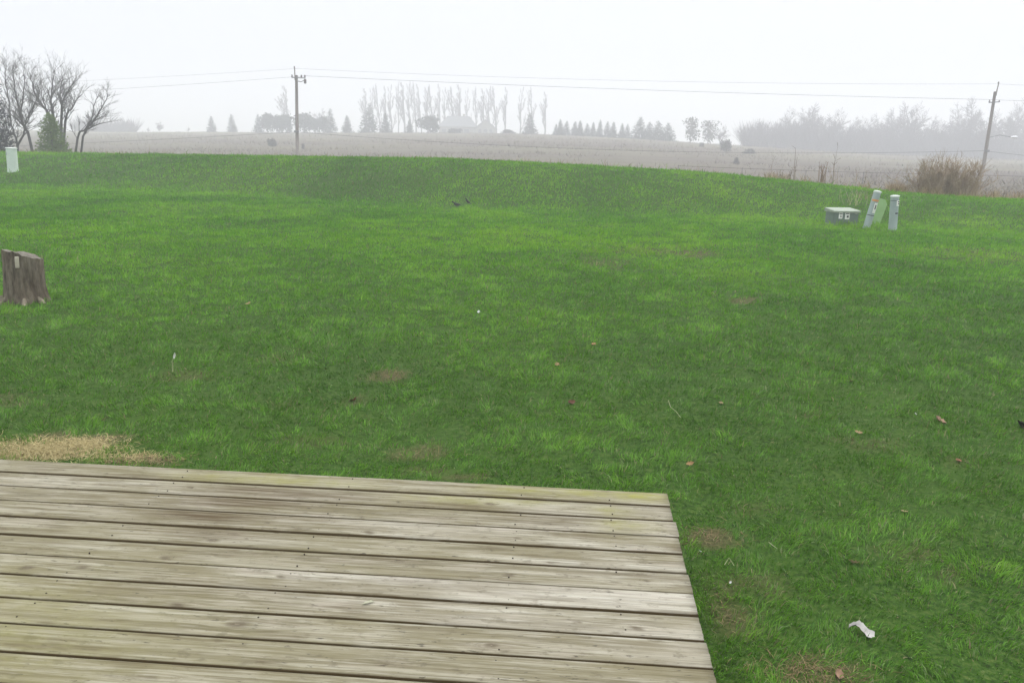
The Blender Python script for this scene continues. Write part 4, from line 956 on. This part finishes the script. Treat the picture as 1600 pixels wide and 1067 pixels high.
def ex_lean(patch, r_, Hh, t):
    patch("orange_band", -1.25, 1.35, 0.725, 0.775, M_orange); q = patch("white_label", -0.2, 0.9, 0.42, 0.69, M_label, 0.99); patch("label_print", 0.12, 0.5, 0.52, 0.64, M_ink, 1.0, q); patch("seam_band", -1.4, 1.4, 0.345, 0.365, M_ink, 1.0)
def ex_up(patch, r_, Hh, t):
    q = patch("white_label", 0.05, 1.15, 0.70, 0.86, M_label); patch("label_print", 0.35, 0.9, 0.80, 0.835, M_ink, 1.022, q); patch("label_print", 0.4, 0.85, 0.74, 0.775, M_ink, 1.022, q); patch("stamp", -0.1, 0.6, 0.47, 0.51, M_ink)
    patch("ridge", -1.4, 1.4, 0.85, 0.862, M_ink, 1.0)
def ex_left(patch, r_, Hh, t):
    patch("latch", -0.75, -0.4, 0.68, 0.80, M_ped, 1.03)
pedestal(1353.5, 357, 297.5, 5.6, "leaning grey utility post with orange band, tilted toward the pale green box", (math.radians(9.5), 0.03), 1, ex_lean)
pedestal(1394.5, 359.5, 305, 6.6, "upright grey utility post with a white label, standing apart", (math.radians(-3.6), 0), 2, ex_up)
pedestal(20.5, 268, 231, 7.9, "short pale post with white cap on the bank before the grove", (math.radians(2.6), 0), 3, ex_left, mat_noise("pale_pedestal", (0.52, 0.60, 0.52), (0.60, 0.68, 0.60), 4, rough=0.5, bmp=0))
def green_box():
    p = ground_hit(1370, 352); p = p + Vector((0, 0.16, 0)); s = px_size(p); t = empty("cable_pedestal", p, "pale green slanted cable box tilting behind the leaning grey post", "utility box"); t.rotation_euler = (0.03, math.radians(11), 0)
    w_ = 19 * s; h_ = 40 * s; m_ = MB()
    m_.prism([(-w_ * .5, -0.04), (w_ * .42, -0.04), (w_ * .5, h_ * .84), (w_ * .25, h_ * 1.0), (-w_ * .45, h_ * 1.03), (-w_ * .5, h_ * .98)], 0, 0.2); m_.build("housing", M_pgreen, t)
    m_ = MB(); m_.prism([(-w_ * .3, h_ * .1), (w_ * .3, h_ * .1), (w_ * .36, h_ * .8), (-w_ * .3, h_ * .85)], -0.012, 0.002); m_.build("cover_plate", M_pgreen, t)
    m_ = MB(); m_.box((0, 0.1, -0.02), (w_ * 1.05, 0.24, 0.06), bev=0.01); m_.build("foot_flange", M_cap, t)
green_box()

# ------------------------------------------------------------------ stump
def stump():
    p = ground_hit(41, 471); s = px_size(p); t = empty("tree_stump", p, "weathered grey brown tree stump with flared roots alone on the lawn", "stump"); t.rotation_euler = (0, math.radians(2.5), 0); R = np.random.default_rng(4)
    Hh = 76 * s; r_ = 27 * s; n = 72; m = 22; V = []; topr = []
    for j in range(m + 1):
        f = j / m; z = Hh * f
        for i in range(n):
            a = 2 * PI * i / n
            rr_ = r_ * (1.0 + 0.20 * math.exp(-f * 8) + 0.04 * (1 - f))
            rr_ *= 1 + 0.035 * math.sin(3 * a + 1) + 0.022 * math.sin(7 * a + 2 + f) + (0.05 * math.sin(5 * a + .4) + 0.08 * max(0, math.sin(4 * a + 0.3))) * math.exp(-f * 6)
            rr_ += r_ * 0.07 * (float(vnoise(i * 24 / n * 1.6, f * 2.2, 8)) - 0.5) + r_ * 0.04 * (float(vnoise(i * 0.9, f * 9, 18)) - .5)
            x, y = rr_ * math.cos(a), rr_ * math.sin(a)
            zz = z - 0.06 * (j == 0) + (f ** 6) * (-0.10 * max(0.0, x / r_ + 0.35) + 0.03 - 0.07 * y / r_) * Hh * 1.0 + 0.028 * f ** 10 * (float(vnoise(i * 0.55, 3, 2)) - .5)
            V.append((x, y, zz))
    Fc = [(j * n + i, j * n + (i + 1) % n, (j + 1) * n + (i + 1) % n, (j + 1) * n + i) for j in range(m) for i in range(n)]
    mb = MB(); mb.add(V, Fc)
    bk = new_mat("stump_bark", rough=0.95, spec=0.1); oc = objco(bk)
    a1 = noise_node(bk, oc, 1, 5, 0.65, (20, 20, 4.5)); a2 = noise_node(bk, oc, 1, 4, 0.6, (5, 5, 3)); a3 = noise_node(bk, oc, 1, 4, 0.6, (60, 60, 12))
    c = ramp(bk, a1, [(0.34, (0.050, 0.040, 0.028)), (0.48, (0.115, 0.095, 0.068)), (0.62, (0.185, 0.158, 0.118))]); c = mixc(bk, mapr(bk, a2, 0.45, 0.65, 0, 0.35), c, (0.115, 0.08, 0.052)); c = mixc(bk, mapr(bk, a3, 0.6, 0.75, 0, .5), c, (0.03, 0.024, 0.02))
    basecol(bk, c); bump(bk, a1, 0.9, 0.03); mb.build("bark", bk, t, True)
    # cut face
    top = V[m * n:]; q = MB(); W = [(x * .985, y * .985, z + 0.0) for x, y, z in top]; rings = [W]
    for k in (0.7, 0.4, 0.1): rings.append([(x * k, y * k, (z - top[0][2]) * k + sum(v[2] for v in top) / n * (1 - k) + top[0][2] * k - 0.006 + 0.008 * R.random()) for x, y, z in top])
    q.add([v for rg in rings for v in rg], [(a * n + i, a * n + (i + 1) % n, (a + 1) * n + (i + 1) % n, (a + 1) * n + i) for a in range(3) for i in range(n)] + [tuple(3 * n + i for i in range(n))])
    q.build("cut_face", mat_noise("cut_wood", (0.10, 0.09, 0.07), (0.22, 0.195, 0.155), 16), t)
    q = MB(); a = -PI / 2 + 0.28; pale = mat_noise("bare_wood", (0.34, 0.31, 0.23), (0.5, 0.46, 0.36), 12)
    q.box((r_ * 1.0 * math.cos(a), r_ * 1.0 * math.sin(a) - 0.005, Hh * 0.865), (0.042, 0.03, 0.13), bev=0.008, rot=Matrix.Rotation(0.28, 3, 'Z')); q.build("splinter", pale, t)
    knob = mat_noise("worn_root", (0.10, 0.08, 0.055), (0.30, 0.26, 0.18), 22)
    for a, k in ((-0.42, 1.16), (-1.1, 1.2), (-2.55, 1.2), (-2.1, 1.2)):
        q = MB(); x, y = r_ * k * math.cos(a), r_ * k * math.sin(a); d = Vector((math.cos(a), math.sin(a), 0)); b0 = Vector((x, y, 0.075))
        q.tube([b0 - d * 0.02, b0 + d * 0.03 + Vector((0, 0, -0.035)), b0 + d * 0.075 + Vector((0.01, 0, -0.085))], [0.016, 0.03, 0.022], 8); q.build("root", knob, t, True)
stump()

# ------------------------------------------------------------------ birds
M_bird = mat_noise("black_plumage", (0.003, 0.003, 0.004), (0.010, 0.010, 0.012), 30, rough=0.5, bmp=0)
M_beak = mat_noise("bird_beak", (0.05, 0.04, 0.02), (0.09, 0.07, 0.03), 30, bmp=0)
def bird(px, py, label, rz, pitch, sc_):
    p = ground_hit(px, py) + Vector((0, 0, 0.02)); t = empty("bird", p, label, "bird", "blackbirds foraging on the lawn", rz)
    ax = [(-0.135, 0.070, 0.004, 0.014), (-0.10, 0.074, 0.006, 0.018), (-0.065, 0.080, 0.013, 0.017), (-0.04, 0.085, 0.027, 0.027), (0.0, 0.090, 0.036, 0.036), (0.035, 0.102, 0.034, 0.033), (0.058, 0.122, 0.024, 0.023), (0.070, 0.140, 0.021, 0.020), (0.085, 0.146, 0.020, 0.019), (0.098, 0.145, 0.013, 0.012), (0.105, 0.143, 0.004, 0.004)]
    m_ = MB(); n = 12; V = []
    for x, z, rz_, ry in ax:
        for k in range(n):
            a = 2 * PI * k / n; V.append((x, ry * math.cos(a), z + rz_ * math.sin(a)))
    m_.add(V, [(i * n + k, i * n + (k + 1) % n, (i + 1) * n + (k + 1) % n, (i + 1) * n + k) for i in range(len(ax) - 1) for k in range(n)] + [tuple(range(n - 1, -1, -1)), tuple((len(ax) - 1) * n + k for k in range(n))])
    M = Matrix.Translation((0, 0, 0.09)) @ Matrix.Rotation(pitch, 4, 'Y') @ Matrix.Translation((0, 0, -0.09)); m_.v = [tuple((M @ Vector(v)) * sc_) for v in m_.v]; m_.build("body", M_bird, t, True)
    for s in (-1, 1):
        w_ = MB(); w_.add([tuple((M @ Vector(v)) * sc_) for v in [(0.045, s * .030, .105), (0.02, s * .040, .075), (-0.04, s * .034, .07), (-0.095, s * .016, .076), (-0.03, s * .030, .102), (0.04, s * .026, .106), (0.02, s * .030, .075), (-0.04, s * .024, .07), (-0.09, s * .010, .078), (-0.03, s * .02, .104)]],
              [(0, 1, 2, 3, 4), (9, 8, 7, 6, 5)] + [(i, i + 5, (i + 1) % 5 + 5, (i + 1) % 5) for i in range(5)]); w_.build("wing", M_bird, t)
        l_ = MB(); l_.tube([Vector((0.0, s * .014, .062)) * sc_, Vector((-0.006, s * .016, .03)) * sc_, Vector((0.004, s * .016, -0.004)) * sc_], [.005, .0028, .0028], 5); l_.tube([Vector((-.012, s * .016, 0.002)) * sc_, Vector((.026, s * .018, 0.001)) * sc_], [.0025, .002], 4); l_.build("leg", M_beak, t)
    b_ = MB(); b_.tube([(M @ Vector((0.100, 0, .144))) * sc_, (M @ Vector((.118, 0, .142))) * sc_, (M @ Vector((.134, 0, .138))) * sc_], [.007, .005, .001], 6); b_.build("beak", M_beak, t)
bird(713.5, 327.5, "black bird with straight tail out, nearer the deck of the two", math.radians(178), math.radians(2), 1.35)
bird(731, 321.5, "black bird bent forward in the grass, farther up the lawn of the two", math.radians(160), math.radians(-20), 1.1)

# ------------------------------------------------------------------ leaves, scraps and twigs lying on the lawn
def leaf(px, py, size, col, label, seed, curl=0.5, name="dry_leaf", cat="leaf", squash=0.55, lift=0.02):
    size *= 0.95; col = tuple(q * (0.78 if cat == 'leaf' else 0.9) for q in col); lift *= 0.5
    p = ground_hit(px, py); R = np.random.default_rng(seed); n = 9; V = []; mt = mat_noise(name + "_skin", tuple(c * 0.72 for c in col), tuple(min(.85, c * 1.15) for c in col), 30, rough=0.75, bmp=0)
    for i in range(n):
        u = i / (n - 1) * 2 - 1; wd = squash * (max(0.0, 1 - abs(u) ** 1.7)) ** 0.7 * (1 + 0.28 * math.sin(i * 2.6 + seed))
        for j in (-1, -0.5, 0, 0.5, 1):
            V.append((u * size / 2, j * wd * size / 2, size * (curl * (0.45 * j * j * wd + 0.30 * u * u) + 0.06 * R.normal() * wd)))
    m_ = MB(); top = list(V); bot = [(x, y, z - 0.0012) for x, y, z in V]
    def F(o): return [(o + i * 5 + j, o + (i + 1) * 5 + j, o + (i + 1) * 5 + j + 1, o + i * 5 + j + 1) for i in range(n - 1) for j in range(4)]
    k = len(top); m_.add(top + bot, F(0) + [q[::-1] for q in F(k)]); o_ = m_.build(name, mt, None, True, p + Vector((0, 0, lift))); o_.rotation_euler = (R.normal() * .35, R.normal() * .3, R.random() * 6.28); return tag(o_, label, cat)
TANL = (0.40, 0.25, 0.14)
leaf(927, 541, 0.085, (0.50, 0.28, 0.14), "orange tan dry leaf lying alone on the mid lawn", 1, 0.7)
leaf(870, 572, 0.09, (0.33, 0.20, 0.11), "flat brownish leaf a little nearer the deck than the orange one", 2, 0.3)
leaf(1468, 661, 0.095, (0.46, 0.30, 0.20), "large curled pinkish leaf on the lawn, brightest near the dark clod", 3, 0.9)
leaf(1341, 680, 0.06, (0.48, 0.36, 0.20), "small curled straw coloured leaf beside a worn patch", 4, 0.8)
leaf(1497, 724, 0.06, (0.30, 0.14, 0.08), "reddish brown leaf sunk in the grass below the large curled one", 5, 0.5)
leaf(1333, 885, 0.055, (0.48, 0.36, 0.20), "tan folded leaf on the grass above the paper scrap", 6, 0.8)
leaf(1078, 728, 0.055, (0.42, 0.26, 0.12), "brown leaf in the grass past the deck corner", 7, 0.6)
leaf(1413, 804, 0.05, (0.36, 0.30, 0.15), "olive tan leaf between the folded leaf and the reddish one", 8, 0.4)
leaf(388, 477, 0.09, (0.42, 0.30, 0.16), "tan leaf on the lawn between the stump and the birds", 9, 0.6)
leaf(892, 633, 0.08, (0.17, 0.08, 0.05), "dark brown crumpled leaf straight out from the deck edge", 10, 0.8)
leaf(553, 628, 0.07, (0.18, 0.08, 0.04), "dark brown leaf beside a small worn patch in front of the deck", 11, 0.7)
leaf(1330, 598, 0.06, (0.14, 0.09, 0.05), "dark leaf on the open lawn above the small curled leaf", 12, 0.5)
leaf(1126, 632, 0.06, (0.40, 0.29, 0.16), "small tan leaf on a worn spot beside the fallen stem", 13, 0.4)
leaf(1310, 1060, 0.06, (0.36, 0.22, 0.14), "brown leaf at the very bottom beside the withered grass patch", 14, 0.5)
leaf(748, 490, 0.06, (0.74, 0.76, 0.72), "small white scrap of paper on the mid lawn", 21, 0.8, "paper_scrap", "litter")
leaf(738, 523, 0.07, (0.5, 0.52, 0.40), "greyish torn scrap in the grass below the small white scrap", 22, 0.3, "paper_scrap", "litter", 0.3)
leaf(1094, 866, 0.022, (0.74, 0.74, 0.70), "tiny white flake beside the deck end and a bare patch", 23, 0.6, "paper_flake", "litter")
leaf(1141, 913, 0.018, (0.74, 0.74, 0.70), "tiniest white flake in the grass off the deck end", 24, 0.6, "paper_flake", "litter")
leaf(1430, 650, 0.03, (0.65, 0.66, 0.62), "pale flake near the large curled leaf", 25, 0.6, "paper_flake", "litter")
leaf(1598, 669, 0.11, (0.025, 0.020, 0.018), "dark clod of earth at the frame edge on the lawn", 26, 0.9, "earth_clod", "clod", 0.8)
# the crumpled sheet
def sheet():
    p = ground_hit(1345, 991); R = np.random.default_rng(2); n = 14; L_, W_ = 0.098, 0.046; V = []
    for i in range(n):
        u = i / (n - 1)
        for j in range(7):
            v = j / 6 - 0.5; wd = W_ * (0.45 + 0.75 * sstep((u - 0.2) / 0.35)) * (1 - 0.45 * float(sstep((u - 0.8) / 0.2)))
            V.append(((u - .5) * L_, v * wd + 0.012 * math.sin(u * 5), 0.012 + 0.011 * math.sin(u * 6.5 - .4) * (0.4 + abs(v)) + 0.002 * R.normal() + 0.016 * abs(v)))
    V2 = [(x, y, z - 0.0015) for x, y, z in V]; F = [(i * 7 + j, (i + 1) * 7 + j, (i + 1) * 7 + j + 1, i * 7 + j + 1) for i in range(n - 1) for j in range(6)]; k = len(V)
    m_ = MB(); m_.add(V + V2, F + [tuple(q + k for q in f[::-1]) for f in F]); o_ = m_.build("paper_scrap", mat_noise("crumpled_paper", (0.30, 0.285, 0.26), (0.43, 0.41, 0.38), 22, bmp=0), None, True, p + Vector((0, 0, 0.012))); o_.rotation_euler = (0.15, 0.05, math.radians(-22))
    tag(o_, "large crumpled whitish paper scrap lying on the grass beyond the deck end", "litter")
sheet()
def stick(pxs, rad, mt, label, name, up=0.02):
    P = [ground_hit(a, b) + Vector((0, 0, up + 0.004 * i)) for i, (a, b) in enumerate(pxs)]; c = P[0].copy(); m_ = MB(); m_.tube([q - c for q in P], [rad * (1 - .5 * i / len(P)) for i in range(len(P))], 5); return tag(m_.build(name, mt, None, True, c), label, "twig")
M_pst = mat_noise("pale_stem", (0.24, 0.26, 0.13), (0.38, 0.39, 0.23), 20, bmp=0)
stick([(1044, 630), (1047, 641), (1056, 650), (1063, 659)], 0.0026, M_pst, "thin pale fallen stem bent in the grass out from the deck corner", "dry_twig")
stick([(1200, 858), (1206, 864), (1213, 869)], 0.0022, M_pst, "short pale straw on the grass off the deck end", "fallen_straw", .03)
stick([(1131, 893), (1138, 884), (1146, 895)], 0.0018, M_pst, "hooked pale straw lying close to the deck end", "fallen_straw", .03)
def sprig():
    p = ground_hit(270, 582); m_ = MB(); m_.tube([(0, 0, 0), (0.004, 0, 0.05), (0.0, 0, 0.09), (0.02, 0, 0.12)], [.004, .004, .004, .003], 5); t = empty("dead_sprig", p, "upright whitish dead sprig in the lawn before the stump", "weed"); m_.build("stalk", M_pst, t, True)
    m_ = MB(); m_.tube([(0.02, 0, 0.115), (0.026, 0, 0.14), (0.03, 0, 0.165)], [.004, .011, .003], 6); m_.build("seed_head", mat_noise("seed_fluff", (0.62, 0.62, 0.55), (0.74, 0.74, 0.68), 30, bmp=0), t, True)
sprig()
# chip on the deck
def chip():
    a_ = at(575, 942, 1.0); d = (a_ - Vector((0, 0, EYE))); k = (EYE - DZ - 0.004) / -d.z; p = Vector((0, 0, EYE)) + d * k
    V = [(-0.022, -0.003, 0), (-0.006, -0.007, 0.004), (0.022, -0.001, 0.001), (0.01, 0.004, 0.006), (-0.01, 0.003, 0.003)]; n = len(V)
    m_ = MB(); m_.add(V + [(x, y, z - 0.003) for x, y, z in V], [tuple(range(n)), tuple(range(2 * n - 1, n - 1, -1))] + [(i, i + n, (i + 1) % n + n, (i + 1) % n) for i in range(n)])
    o_ = m_.build("wood_chip", mat_noise("chip_wood", (0.30, 0.30, 0.20), (0.42, 0.41, 0.30), 40, bmp=0), None, False, p + Vector((0, 0, 0.003))); o_.rotation_euler = (0, 0, 0.35); tag(o_, "pale sliver of wood lying loose on the deck boards", "wood chip")
chip()

# ------------------------------------------------------------------ haze
hm = bpy.data.materials.new("haze"); hm.use_nodes = True; t = hm.node_tree; t.nodes.clear()
o = t.nodes.new("ShaderNodeOutputMaterial"); v = t.nodes.new("ShaderNodeVolumePrincipled")
v.inputs['Color'].default_value = (0.965, 0.97, 0.985, 1); v.inputs['Density'].default_value = 0.0036; v.inputs['Anisotropy'].default_value = 0.2
t.links.new(v.outputs[0], o.inputs['Volume'])
mb = MB(); mb.box((0, 450, 14.0), (2300, 2200, 52)); h = mb.build("haze", hm); tag(h, "pale fog lying over the fields", "fog", kind='stuff')
